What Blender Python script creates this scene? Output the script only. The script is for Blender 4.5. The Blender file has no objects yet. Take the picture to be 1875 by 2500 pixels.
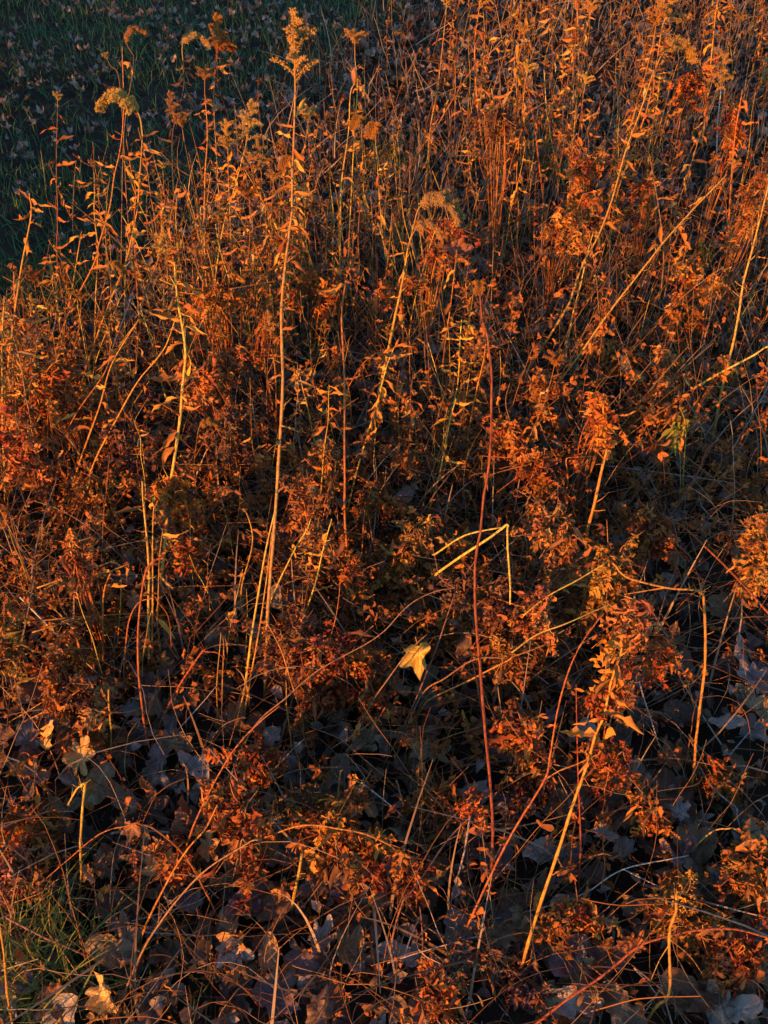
import bpy, math, random
import numpy as np
from mathutils import Vector, Matrix, Euler

R = random.Random(11)
NR = np.random.default_rng(7)
SC = bpy.context.scene
COL = SC.collection
rad = math.radians

# ------------------------------------------------------------------ camera
CAM_H, PITCH, VFOV = 1.60, rad(43), rad(58)
cam = bpy.data.cameras.new('camera')
cam.sensor_fit = 'VERTICAL'; cam.sensor_height = 24; cam.lens = 12 / math.tan(VFOV / 2)
cam.clip_start = 0.02; cam.clip_end = 600
camo = bpy.data.objects.new('camera', cam); COL.objects.link(camo)
camo.location = (0, 0, CAM_H); camo.rotation_euler = (math.pi / 2 - PITCH, 0, 0)
SC.camera = camo

# ------------------------------------------------------------------ sky, sun, exposure
SUN_AZ, SUN_EL = 218.0, 9.5          # low evening sun behind the photographer's left shoulder
world = bpy.data.worlds.new('World'); SC.world = world; world.use_nodes = True
wn = world.node_tree.nodes
sky = wn.new('ShaderNodeTexSky'); sky.sky_type = 'NISHITA'; sky.sun_disc = False
sky.sun_elevation = rad(SUN_EL); sky.sun_rotation = rad(SUN_AZ)
sky.air_density = 1.0; sky.dust_density = 0.3; sky.ozone_density = 3.0
world.node_tree.links.new(sky.outputs[0], wn['Background'].inputs[0])
wn['Background'].inputs[1].default_value = 0.15
sun = bpy.data.lights.new('sun', 'SUN'); sun.energy = 5.0; sun.angle = rad(0.5); sun.color = (1.0, 0.33, 0.03)
suno = bpy.data.objects.new('sun', sun); COL.objects.link(suno); suno.location = (-4, -5, 3)
sd = Vector((-math.sin(rad(SUN_AZ)) * math.cos(rad(SUN_EL)), -math.cos(rad(SUN_AZ)) * math.cos(rad(SUN_EL)), -math.sin(rad(SUN_EL))))
suno.rotation_euler = sd.to_track_quat('-Z', 'Y').to_euler()
SC.view_settings.view_transform = 'Standard'; SC.view_settings.look = 'None'
SC.view_settings.exposure = 0.72; SC.view_settings.gamma = 1.0
SC.cycles.max_bounces = 3; SC.cycles.diffuse_bounces = 2; SC.cycles.transmission_bounces = 2; SC.cycles.glossy_bounces = 1; SC.cycles.transparent_max_bounces = 2
SC.cycles.debug_use_spatial_splits = True; SC.cycles.use_light_tree = False; SC.cycles.adaptive_threshold = 0.02; SC.cycles.caustics_reflective = False; SC.cycles.caustics_refractive = False

# ------------------------------------------------------------------ picture point -> place in the world (photo measured at 1659 x 2212)
FPX = 1250 / math.tan(VFOV / 2)
CF = Vector((0, math.cos(PITCH), -math.sin(PITCH))); CU = Vector((0, math.sin(PITCH), math.cos(PITCH)))
def ray(x, y):
    return CF + Vector((1, 0, 0)) * ((x * 1.1302 - 937.5) / FPX) + CU * ((1250 - y * 1.1302) / FPX)
def at_z(x, y, z=0.0):
    d = ray(x, y); t = (CAM_H - z) / -d.z
    return Vector((d.x * t, d.y * t, z))
def at_plane(x, y, yb, k):           # on the plane through depth yb that leans away by k per metre of height
    d = ray(x, y); t = (yb + k * CAM_H) / (d.y - k * d.z)
    return Vector((d.x * t, d.y * t, CAM_H + d.z * t))
def depth(p):
    return (Vector(p) - Vector((0, 0, CAM_H))).dot(CF)

# ------------------------------------------------------------------ materials
def mat_base(name):
    m = bpy.data.materials.new(name); m.use_nodes = True
    nt = m.node_tree; b = nt.nodes['Principled BSDF']
    return m, nt, b
def N(nt, t, **kw):
    n = nt.nodes.new(t)
    for k, v in kw.items(): setattr(n, k, v)
    return n
def hsv_var(nt, col_out, fac_out, amount_v=0.5, amount_h=0.03):
    """vary value and hue of a colour by a 0..1 signal"""
    h = N(nt, 'ShaderNodeHueSaturation')
    mv = N(nt, 'ShaderNodeMapRange'); mv.inputs[3].default_value = 1 - amount_v; mv.inputs[4].default_value = 1 + amount_v
    mh = N(nt, 'ShaderNodeMapRange'); mh.inputs[3].default_value = 0.5 - amount_h; mh.inputs[4].default_value = 0.5 + amount_h
    nt.links.new(fac_out, mv.inputs[0]); nt.links.new(fac_out, mh.inputs[0])
    nt.links.new(mv.outputs[0], h.inputs['Value']); nt.links.new(mh.outputs[0], h.inputs['Hue'])
    nt.links.new(col_out, h.inputs['Color'])
    return h.outputs[0]
def plant_mat(name, scale=(90, 90, 90), var=0.45, rough=0.75, spec=0.25, trans=0.0, rnd=0.35, detail=2):
    """colour from the object's own colour, changed piece by piece and mottled"""
    m, nt, b = mat_base(name); L = nt.links
    oi = N(nt, 'ShaderNodeObjectInfo'); tc = N(nt, 'ShaderNodeTexCoord')
    mp = N(nt, 'ShaderNodeMapping'); mp.inputs['Scale'].default_value = scale
    L.new(tc.outputs['Object'], mp.inputs[0])
    nz = N(nt, 'ShaderNodeTexNoise'); nz.inputs['Scale'].default_value = 1.0; nz.inputs['Detail'].default_value = detail
    nz.inputs['Roughness'].default_value = 0.65
    L.new(mp.outputs[0], nz.inputs[0])
    st = N(nt, 'ShaderNodeMapRange'); st.inputs[1].default_value = 0.3; st.inputs[2].default_value = 0.7
    L.new(nz.outputs[0], st.inputs[0])
    c1 = hsv_var(nt, oi.outputs['Color'], oi.outputs['Random'], rnd, 0.02)
    c2 = hsv_var(nt, c1, st.outputs[0], var, 0.015)
    L.new(c2, b.inputs['Base Color'])
    b.inputs['Roughness'].default_value = rough; b.inputs['Specular IOR Level'].default_value = spec
    if trans:
        tr = N(nt, 'ShaderNodeBsdfTranslucent'); mx = N(nt, 'ShaderNodeMixShader'); mx.inputs[0].default_value = trans
        L.new(c2, tr.inputs[0]); L.new(b.outputs[0], mx.inputs[1]); L.new(tr.outputs[0], mx.inputs[2])
        L.new(mx.outputs[0], nt.nodes['Material Output'].inputs[0])
    return m
M_STEM = plant_mat('dry_stem', (260, 260, 22), 0.55, 0.6, 0.35, 0.0, 0.2, 3)
M_LEAF = plant_mat('dry_leaf', (110, 110, 110), 0.45, 0.75, 0.25, 0.0, 0.38)
M_FLUFF = plant_mat('seed_fluff', (160, 160, 160), 0.40, 0.95, 0.05, 0.0, 0.2)

def fallen_mat(name, use_attr):
    """tan, brown, grey and purplish dead leaves with pale veins and darker blotches"""
    m, nt, b = mat_base(name); L = nt.links
    tc = N(nt, 'ShaderNodeTexCoord')
    if use_attr:
        a = N(nt, 'ShaderNodeAttribute'); a.attribute_name = 'tint'; t = a.outputs['Fac']
        rp = N(nt, 'ShaderNodeValToRGB'); L.new(t, rp.inputs[0]); e = rp.color_ramp.elements
        cols = [(.0, (.07, .042, .028)), (.2, (.13, .082, .055)), (.4, (.21, .155, .115)), (.6, (.30, .24, .19)), (.75, (.19, .12, .075)), (.88, (.11, .068, .058)), (1, (.28, .19, .10))]
        e[0].position = 0; e[0].color = (*cols[0][1], 1); e[1].position = 1; e[1].color = (*cols[-1][1], 1)
        for p, c in cols[1:-1]:
            q = e.new(p); q.color = (*c, 1)
        base = rp.outputs[0]; tex = tc.outputs['Object']; sc = 40
    else:
        oi = N(nt, 'ShaderNodeObjectInfo'); base = hsv_var(nt, oi.outputs['Color'], oi.outputs['Random'], 0.25, 0.012)
        tex = tc.outputs['Object']; sc = 45
    nz = N(nt, 'ShaderNodeTexNoise'); nz.inputs['Scale'].default_value = sc; nz.inputs['Detail'].default_value = 3; nz.inputs['Roughness'].default_value = 0.65
    L.new(tex, nz.inputs[0])
    st = N(nt, 'ShaderNodeMapRange'); st.inputs[1].default_value = 0.32; st.inputs[2].default_value = 0.68; L.new(nz.outputs[0], st.inputs[0])
    c = hsv_var(nt, base, st.outputs[0], 0.55, 0.02)
    v = N(nt, 'ShaderNodeAttribute'); v.attribute_name = 'vein'
    mx = N(nt, 'ShaderNodeMix', data_type='RGBA'); mx.blend_type = 'MIX'
    br = N(nt, 'ShaderNodeHueSaturation'); br.inputs['Value'].default_value = 1.55; br.inputs['Saturation'].default_value = 0.85
    L.new(c, br.inputs['Color'])
    vp = N(nt, 'ShaderNodeMath', operation='POWER'); vp.inputs[1].default_value = 3.0; L.new(v.outputs['Fac'], vp.inputs[0])
    L.new(vp.outputs[0], mx.inputs[0]); L.new(c, mx.inputs[6]); L.new(br.outputs[0], mx.inputs[7])
    L.new(mx.outputs[2], b.inputs['Base Color'])
    b.inputs['Roughness'].default_value = 0.62; b.inputs['Specular IOR Level'].default_value = 0.35
    return m
M_FALLEN = fallen_mat('fallen_leaf', False)
M_LITTER = fallen_mat('leaf_litter', True)

def tint_mat(name, stops, rough=0.8, trans=0.15):
    m, nt, b = mat_base(name); L = nt.links
    a = N(nt, 'ShaderNodeAttribute'); a.attribute_name = 'tint'
    rp = N(nt, 'ShaderNodeValToRGB'); L.new(a.outputs['Fac'], rp.inputs[0]); e = rp.color_ramp.elements
    e[0].position = 0; e[0].color = (*stops[0][1], 1); e[1].position = 1; e[1].color = (*stops[-1][1], 1)
    for p, c in stops[1:-1]:
        q = e.new(p); q.color = (*c, 1)
    L.new(rp.outputs[0], b.inputs['Base Color']); b.inputs['Roughness'].default_value = rough; b.inputs['Specular IOR Level'].default_value = 0.25
    tr = N(nt, 'ShaderNodeBsdfTranslucent'); mx = N(nt, 'ShaderNodeMixShader'); mx.inputs[0].default_value = trans
    L.new(rp.outputs[0], tr.inputs[0]); L.new(b.outputs[0], mx.inputs[1]); L.new(tr.outputs[0], mx.inputs[2])
    L.new(mx.outputs[0], nt.nodes['Material Output'].inputs[0])
    return m
M_GRASS = tint_mat('green_grass', [(0, (.06, .14, .07)), (.45, (.10, .22, .09)), (.8, (.15, .25, .09)), (1, (.24, .21, .12))])
M_STRAW = tint_mat('dry_grass', [(0, (.13, .08, .05)), (.4, (.28, .19, .11)), (.8, (.42, .33, .22)), (1, (.52, .42, .28))])
M_BLOCKER = tint_mat('sun_blocker_leaves', [(0, (.05, .07, .03)), (1, (.12, .09, .04))])  # for the added unseen leaf masses that block the sun

m, nt, b = mat_base('soil'); M_SOIL = m
tc = N(nt, 'ShaderNodeTexCoord'); nz = N(nt, 'ShaderNodeTexNoise'); nz.inputs['Scale'].default_value = 14; nz.inputs['Detail'].default_value = 8; nz.inputs['Roughness'].default_value = .7
nt.links.new(tc.outputs['Object'], nz.inputs[0])
rp = N(nt, 'ShaderNodeValToRGB'); e = rp.color_ramp.elements
e[0].position = .3; e[0].color = (.016, .012, .009, 1); e[1].position = .7; e[1].color = (.075, .052, .036, 1)
nt.links.new(nz.outputs[0], rp.inputs[0]); nt.links.new(rp.outputs[0], b.inputs['Base Color'])
b.inputs['Roughness'].default_value = .95; b.inputs['Specular IOR Level'].default_value = .1
bp = N(nt, 'ShaderNodeBump'); bp.inputs['Strength'].default_value = .8; bp.inputs['Distance'].default_value = .02
nt.links.new(nz.outputs[0], bp.inputs['Height']); nt.links.new(bp.outputs[0], b.inputs['Normal'])

# ------------------------------------------------------------------ helpers for meshes and objects
def new_mesh(name, v, f, mat, smooth=True, attrs=None):
    me = bpy.data.meshes.new(name); me.from_pydata([tuple(p) for p in v], [], f)
    if smooth: me.polygons.foreach_set('use_smooth', [True] * len(me.polygons))
    me.materials.append(mat)
    for k, a in (attrs or {}).items():
        at = me.attributes.new(k, 'FLOAT', 'POINT'); at.data.foreach_set('value', list(a))
    return me
def tri_mesh(name, v, t, mat, attrs=None, smooth=True):       # big meshes straight from numpy
    me = bpy.data.meshes.new(name); n = len(t)
    me.vertices.add(len(v)); me.vertices.foreach_set('co', np.ascontiguousarray(v, dtype=np.float32).ravel())
    me.loops.add(n * 3); me.loops.foreach_set('vertex_index', np.ascontiguousarray(t, dtype=np.int32).ravel())
    me.polygons.add(n); me.polygons.foreach_set('loop_start', np.arange(0, n * 3, 3, dtype=np.int32))
    me.polygons.foreach_set('loop_total', np.full(n, 3, dtype=np.int32))
    if smooth: me.polygons.foreach_set('use_smooth', np.ones(n, dtype=bool))
    me.update(calc_edges=True); me.materials.append(mat)
    for k, a in (attrs or {}).items():
        at = me.attributes.new(k, 'FLOAT', 'POINT'); at.data.foreach_set('value', np.ascontiguousarray(a, dtype=np.float32))
    return me
def jitter(c, v=0.12):
    s = 1 + R.uniform(-v, v)
    return (c[0] * s, c[1] * s * (1 + R.uniform(-v, v) * .4), c[2] * s, 1)
def link(name, data, parent=None, M=None, color=None):
    o = bpy.data.objects.new(name, data); COL.objects.link(o)
    if parent is not None: o.parent = parent
    if M is not None: o.matrix_basis = M
    if color is not None: o.color = color if len(color) == 4 else (*color, 1)
    return o
def tag(o, label, cat, group=None):
    o['label'] = label; o['category'] = cat
    if group: o['group'] = group
    return o
def copy_tree(o, parent=None):
    c = o.copy(); COL.objects.link(c); c.parent = parent
    for ch in list(o.children):
        if ch is not c: copy_tree(ch, c)
    return c

def catmull(P, per=6):
    P = [Vector(p) for p in P]
    S = [P[0]]                        # keep sharp folds sharp
    for i in range(1, len(P) - 1):
        a, b = P[i] - P[i - 1], P[i + 1] - P[i]
        if a.length > 1e-6 and b.length > 1e-6 and a.angle(b) > .75:
            S += [P[i] - a * min(.25, .012 / a.length), P[i], P[i] + b * min(.25, .012 / b.length)]
        else: S.append(P[i])
    P = S + [P[-1]]
    if len(P) < 3:
        a, b = P[0], P[-1]; return [a.lerp(b, i / (per * 2)) for i in range(per * 2 + 1)]
    Q = [P[0] * 2 - P[1]] + P + [P[-1] * 2 - P[-2]]; out = []
    for i in range(1, len(Q) - 2):
        p0, p1, p2, p3 = Q[i - 1:i + 3]
        for j in range(per):
            t = j / per
            out.append(0.5 * ((2 * p1) + (p2 - p0) * t + (2 * p0 - 5 * p1 + 4 * p2 - p3) * t * t + (3 * p1 - p0 - 3 * p2 + p3) * t ** 3))
    out.append(P[-1]); return out
def tube(v, f, pts, r0, r1, sides=6, node=0.0, cap=True):
    """tapered tube with swollen nodes, appended to v and f"""
    n = len(pts); b0 = len(v); up = Vector((0.13, 0.31, 0.94)); frame = None
    for i, p in enumerate(pts):
        d = (pts[min(i + 1, n - 1)] - pts[max(i - 1, 0)])
        d = d.normalized() if d.length > 1e-9 else Vector((0, 0, 1))
        a = (frame - d * frame.dot(d)) if frame is not None else d.cross(up)
        if a.length < 1e-5: a = d.cross(Vector((1, 0, 0)))
        a.normalize(); frame = a; c = d.cross(a)
        r = r0 + (r1 - r0) * i / (n - 1)
        if node and i % 4 == 2: r *= 1 + node
        for s in range(sides):
            th = 2 * math.pi * s / sides
            v.append(p + a * (r * math.cos(th)) + c * (r * math.sin(th)))
    for i in range(n - 1):
        for s in range(sides):
            s2 = (s + 1) % sides
            f.append((b0 + i * sides + s, b0 + i * sides + s2, b0 + (i + 1) * sides + s2, b0 + (i + 1) * sides + s))
    if cap:
        f.append(tuple(b0 + s for s in reversed(range(sides)))); f.append(tuple(b0 + (n - 1) * sides + s for s in range(sides)))
def wob(pts, amp):
    """small kinks from node to node, as in real dry stalks"""
    n = len(pts); step = 5; ks = [Vector((R.gauss(0, 1), R.gauss(0, 1), 0)) * amp * 1.3 for _ in range(n // step + 2)]; ks[0] = ks[0] * 0
    return [p + ks[i // step].lerp(ks[i // step + 1], (i % step) / step) for i, p in enumerate(pts)]

# ------------------------------------------------------------------ library: shrivelled lance leaf of the goldenrod
def lance_leaf(seed, broad=1.0, curl=1.0):
    r = random.Random(seed); n = 8; L = 1.0; v = []; f = []
    p = Vector((0, 0, 0)); ang = r.uniform(0.1, 0.7); tw = r.uniform(-.5, .5); side = r.uniform(-.25, .25); yaw = 0
    dang = -r.uniform(.08, .34) * curl; dtw = r.uniform(-.8, .8) * curl
    for i in range(n + 1):
        t = i / n
        w = .088 * broad * (math.sin(math.pi * min(1, t ** .8 * .97 + .03)) ** .8) * (1 - .45 * t) + .004
        w *= 1 + r.uniform(-.38, .38)
        d = Vector((math.cos(ang) * math.cos(yaw), math.cos(ang) * math.sin(yaw), math.sin(ang)))
        nrm = Vector((-math.sin(ang), 0, math.cos(ang))); sd_ = d.cross(nrm) * -1
        sv = sd_ * math.cos(tw) + nrm * math.sin(tw); nv = nrm * math.cos(tw) - sd_ * math.sin(tw)
        fold = r.uniform(.3, 1.0)
        a1 = r.uniform(-.7, .7); a2 = r.uniform(-.7, .7)
        dang *= r.choice((1, 1, 1, -.4))
        v += [p + sv * w + nv * w * (fold + a1), p + sv * w * .5 + nv * w * fold * .25, p, p - sv * w * .5 + nv * w * fold * .25, p - sv * w + nv * w * (fold + a2)]
        p = p + d * (L / n); ang += dang * r.uniform(.3, 1.8); tw += dtw * r.uniform(.2, 1.8); yaw += side * r.uniform(0, .6)
    for i in range(n):
        for s in range(4):
            a = i * 5 + s; f.append((a, a + 1, a + 6, a + 5))
    return new_mesh('lance_leaf', v, f, M_LEAF)
LANCE = [lance_leaf(i, 1.0 + .12 * (i % 4), .6 + .15 * (i % 6)) for i in range(18)]

# ------------------------------------------------------------------ library: crumpled, deeply cut rusty leaf
def cut_leaf(seed, pairs=6):
    r = random.Random(1000 + seed); v = []; f = []
    p = Vector((0, 0, 0)); ang = r.uniform(-.2, .5); yaw = 0
    dang = -r.uniform(.1, .55); dyaw = r.uniform(-.3, .3)
    def lobe(p, d, nrm, ln, wd, n=5):
        """toothed lobe, cupped and curled"""
        d = d.normalized(); b0 = len(v); q = p.copy(); bend = r.uniform(-1.0, .45); tws = r.uniform(-.7, .7); cup0 = r.uniform(-.3, 1.2)
        for i in range(n + 1):
            t = i / n
            s = d.cross(nrm); s = s.normalized() if s.length > 1e-6 else Vector((0, 1, 0))
            w = wd * (math.sin(math.pi * (t * .88 + .10)) ** .7) * (1.28 if i % 2 else .78) * (1 + r.uniform(-.2, .2))
            cup = (cup0 + r.uniform(-.3, .3)) * w
            v.extend([q + s * w + nrm * cup + d * w * .3, q + s * w * .45 + nrm * cup * .2, q - nrm * w * .08, q - s * w * .45 + nrm * cup * .25, q - s * w + nrm * cup * r.uniform(.5, 1.3) + d * w * .3])
            q = q + d * (ln / n)
            M = Matrix.Rotation(bend * r.uniform(.3, 1.5), 3, s); d = M @ d; nrm = M @ nrm
            M = Matrix.Rotation(tws * r.uniform(.1, 1.5), 3, d); nrm = M @ nrm
        for i in range(n):
            for k in range(4):
                a = b0 + i * 5 + k; f.append((a, a + 1, a + 6, a + 5))
    for i in range(pairs):
        t = i / pairs
        d = Vector((math.cos(ang) * math.cos(yaw), math.cos(ang) * math.sin(yaw), math.sin(ang)))
        nrm = Vector((-math.sin(ang), 0, math.cos(ang))); s = nrm.cross(d)
        ln = .40 * (1 - .6 * abs(t - .35)) * r.uniform(.7, 1.2)
        for sg in (-1, 1):
            if r.random() < .08: continue
            lat = (s * sg + d * r.uniform(.2, .9) + nrm * r.uniform(-.9, .5)).normalized()
            lobe(p + d * r.uniform(0, .08), lat, nrm, ln, ln * r.uniform(.10, .17), 4)
        lobe(p, d, nrm, 1.3 / pairs, .07, 3)
        p = p + d * (1.0 / pairs); ang += dang * r.uniform(.2, 1.9); yaw += dyaw * r.uniform(-.3, 1.8)
    lobe(p, Vector((math.cos(ang), 0, math.sin(ang))), Vector((-math.sin(ang), 0, math.cos(ang))), .32, .11)
    return new_mesh('cut_leaf', v, f, M_LEAF)
CUT = [cut_leaf(i, 6 + i % 3) for i in range(18)]

# ------------------------------------------------------------------ library: fluffy seed heads
def fluff(v, f, p, r, rr):
    b = len(v); dirs = [(1, 0, 0), (-1, 0, 0), (0, 1, 0), (0, -1, 0), (0, 0, 1), (0, 0, -1)]
    for d in dirs: v.append(p + Vector(d) * r * rr.uniform(.6, 1.25) + Vector((rr.uniform(-1, 1), rr.uniform(-1, 1), rr.uniform(-1, 1))) * r * .3)
    for a, c, e in ((0, 2, 4), (2, 1, 4), (1, 3, 4), (3, 0, 4), (2, 0, 5), (1, 2, 5), (3, 1, 5), (0, 3, 5)): f.append((b + a, b + c, b + e))
    for _ in range(5):                # bristles
        d = Vector((rr.gauss(0, 1), rr.gauss(0, 1), rr.gauss(0, 1))).normalized(); q = d.orthogonal().normalized() * r * .16; b = len(v)
        v.extend([p - q, p + q, p + d * r * rr.uniform(1.6, 3.0)]); f.append((b, b + 1, b + 2))
def seed_head(seed, kind):
    """unit tall; branchlets with tufts of spent fluff"""
    r = random.Random(500 + seed); v = []; f = []
    def branch(p, d, ln, droop, r0, dens=1.0):
        pts = []; q = p.copy(); n = 8
        for i in range(n + 1):
            pts.append(q.copy()); q = q + d * (ln / n); d = (d + Vector((r.uniform(-.08, .08), r.uniform(-.08, .08), -droop * r.uniform(.5, 1.5))) ).normalized()
        tube(v, f, pts, r0, r0 * .5, 4, 0, False)
        for i in range(1, n + 1):
            for _ in range(max(2, int(8 * dens))):
                o = Vector((r.uniform(-1, 1), r.uniform(-1, 1), r.uniform(-.5, 1.3))).normalized() * r.uniform(.012, .05)
                fluff(v, f, pts[i] + o, r.uniform(.009, .021), r)
    if kind == 'panicle':
        tube(v, f, [Vector((0, 0, i / 8)) for i in range(9)], .010, .005, 5)
        nb = r.randint(10, 14)
        for i in range(nb):
            t = .12 + .8 * i / nb; a = i * 2.4 + r.uniform(-.4, .4)
            branch(Vector((0, 0, t)), Vector((math.cos(a), math.sin(a), r.uniform(.7, 1.9))).normalized(), .46 * (1.15 - t) * r.uniform(.35, 1.3) + .06, r.uniform(.08, .24), .005)
        branch(Vector((0, 0, .8)), Vector((0, 0, 1)), .22, .0, .005, 1.5)
    elif kind == 'arched':
        pts = [Vector((.0, 0, 0)), Vector((.02, 0, .3)), Vector((.12, .02, .52)), Vector((.32, .03, .6)), Vector((.55, .02, .5)), Vector((.68, 0, .3))]
        pts = catmull(pts, 4); tube(v, f, pts, .012, .005, 5)
        for i in range(6, len(pts)):
            for sg in (-1, 1):
                branch(pts[i], Vector((.35, sg * r.uniform(.5, 1), .55)).normalized(), r.uniform(.12, .24), .16, .004, 1)
            for _ in range(5):
                fluff(v, f, pts[i] + Vector((r.uniform(-.03, .03), r.uniform(-.03, .03), r.uniform(.0, .05))), r.uniform(.012, .022), r)
    else:                              # clump
        tube(v, f, [Vector((0, 0, i / 5 * .6)) for i in range(6)], .012, .008, 5)
        for i in range(8):
            a = i * 2.4; branch(Vector((0, 0, .35 + .03 * i)), Vector((math.cos(a) * .6, math.sin(a) * .6, .8)).normalized(), r.uniform(.2, .42), .12, .006, 1.6)
    return new_mesh('seed_head_' + kind, v, f, M_FLUFF, False)
HEADS = {k: [seed_head(i + 10 * j, k) for i in range(4)] for j, k in enumerate(('panicle', 'arched', 'clump'))}

# ------------------------------------------------------------------ library: fallen leaves (maple, oak, oval), several curls each
def outline(kind, th):
    if kind == 'maple':
        r = .46
        for c, ln, w in ((0, 1.0, .40), (1.0, .90, .38), (-1.0, .90, .38), (2.0, .62, .36), (-2.0, .62, .36)):
            d = abs((th - c + math.pi) % (2 * math.pi) - math.pi)
            r = max(r, ln * max(0, 1 - (d / (w * 1.75)) ** 1.7))
            for s in (-.32, .32):
                d = abs((th - c - s + math.pi) % (2 * math.pi) - math.pi); r = max(r, ln * .74 * max(0, 1 - (d / .34) ** 1.5))
        return r * .62
    if kind == 'oak':
        c, s = abs(math.cos(th)), abs(math.sin(th))
        return .5 / math.sqrt((c / 1.15) ** 2 + (s / .62) ** 2) * (1 + .22 * math.cos(9 * th))
    c, s = math.cos(th), math.sin(th)
    base = .5 / math.sqrt((c / 1.1) ** 2 + (s / .62) ** 2)
    return base * (1 + .16 * max(0, c) ** 6) * (1 + .02 * math.sin(15 * th))
def fallen(seed, kind, nth=40, nr=4, curl=1.0):
    """returns verts, tris, vein value; unit size, lying on z = 0"""
    r = random.Random(3000 + seed); off = .12 if kind == 'maple' else 0
    a1, a2 = r.uniform(-1.4, 1.6) * curl, r.uniform(-.8, 2.0) * curl; ax = r.uniform(0, 3.14); fold = r.uniform(-.1, .55) * curl
    ph = [r.uniform(0, 6.28) for _ in range(6)]; wv = r.uniform(.03, .075) * curl; tear = r.uniform(0, 6.28); rim = r.uniform(.03, .13) * curl
    veins = (0, 1.0, -1.0, 2.0, -2.0) if kind == 'maple' else (0, math.pi)
    V = [(0.0, 0.0)]; vv = [1.0]
    for k in range(1, nr + 1):
        for i in range(nth):
            th = 2 * math.pi * i / nth; q = outline(kind, th) * (1 + r.uniform(-.05, .05)) * (k / nr)
            if abs((th - tear + math.pi) % 6.283 - math.pi) < .16 and k == nr: q *= .7
            V.append((q * math.cos(th), q * math.sin(th)))
            dv = min(abs((th - c + math.pi) % (2 * math.pi) - math.pi) for c in veins)
            vv.append(max(0, 1 - dv * (k / nr) / .16))
    P = []
    for (x, y), vn in zip(V, vv):
        u = x * math.cos(ax) + y * math.sin(ax); w = -x * math.sin(ax) + y * math.cos(ax)
        z = a1 * u * u * .55 + a2 * w * w * .55 + fold * abs(y) * .55 - .02 * vn
        z += .5 * wv * math.sin(31 * x + ph[4]) * math.sin(27 * y + ph[5]) + wv * math.sin(9 * x + ph[0]) * math.sin(8 * y + ph[1]) + wv * .6 * math.sin(19 * x + ph[2]) * math.sin(17 * y + ph[3])
        rr_ = math.hypot(x, y) / max(.05, outline(kind, math.atan2(y, x))); th_ = math.atan2(y, x)
        z += rim * rr_ ** 3 * (math.sin(2 * th_ + ph[0]) + .7 * math.sin(3 * th_ + ph[2]) + .5 * math.sin(7 * th_ + ph[4]) + .35)
        g = max(.35, 1 - .38 * abs(z) * 1.2)
        P.append((x * g, y * g, z))
    T = [(0, 1 + i, 1 + (i + 1) % nth) for i in range(nth)]
    for k in range(nr - 1):
        b0 = 1 + k * nth; b1 = b0 + nth
        for i in range(nth):
            j = (i + 1) % nth; T.append((b0 + i, b1 + i, b1 + j)); T.append((b0 + i, b1 + j, b0 + j))
    P = np.array(P); P[:, 2] -= np.percentile(P[:, 2], 12)
    return P, np.array(T), np.array(vv)
def with_stalk(P, T, vv, r):
    """a thin leaf stalk behind the base"""
    v = [Vector(p) for p in P]; f = [tuple(t) for t in T]; n0 = len(v); x0 = -.12 if len(P) else 0
    pts = [Vector((0.02, 0, P[0][2] + .004)), Vector((-.2, r.uniform(-.05, .05), P[0][2] + .02)), Vector((-.42, r.uniform(-.12, .12), r.uniform(0, .12)))]
    tube(v, f, catmull(pts, 3), .012, .009, 4)
    return v, f, list(vv) + [.6] * (len(v) - n0)
FALLEN = {}
for kind, cnt in (('maple', 10), ('oak', 5), ('oval', 9)):
    FALLEN[kind] = []
    for i in range(cnt):
        P, T, vv = fallen(i * 7 + len(kind), kind, 44 if kind != 'oval' else 32, 4, .9 + .25 * (i % 5))
        v, f, a = with_stalk(P, T, vv, R)
        FALLEN[kind].append(new_mesh('fallen_' + kind, v, f, M_FALLEN, True, {'vein': a}))

# ------------------------------------------------------------------ ground
def gz(x, y):
    return .012 * np.sin(3.1 * x + 1.3) * np.sin(2.7 * y + .4) + .009 * np.sin(7.3 * x + 2.1 * y) + .006 * np.sin(11 * y - 5 * x + 1)
xs = np.concatenate([np.linspace(-300, -5, 12), np.linspace(-4.9, 4.9, 120), np.linspace(5, 300, 12)])
ys = np.concatenate([np.linspace(-60, -2, 8), np.linspace(-1.9, 10, 150), np.linspace(10.4, 400, 14)])
X, Y = np.meshgrid(xs, ys); Z = gz(X, Y) * (np.abs(X) < 8) * (Y < 14)
gv = np.stack([X.ravel(), Y.ravel(), Z.ravel()], 1); nx = len(xs); ny = len(ys)
ii, jj = np.meshgrid(np.arange(nx - 1), np.arange(ny - 1)); q = (jj * nx + ii).ravel()
gt = np.concatenate([np.stack([q, q + 1, q + nx + 1], 1), np.stack([q, q + nx + 1, q + nx], 1)])
g = link('ground', tri_mesh('ground', gv, gt, M_SOIL)); g['kind'] = 'structure'
g['label'] = 'dark soil under the leaf litter and weeds'

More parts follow.
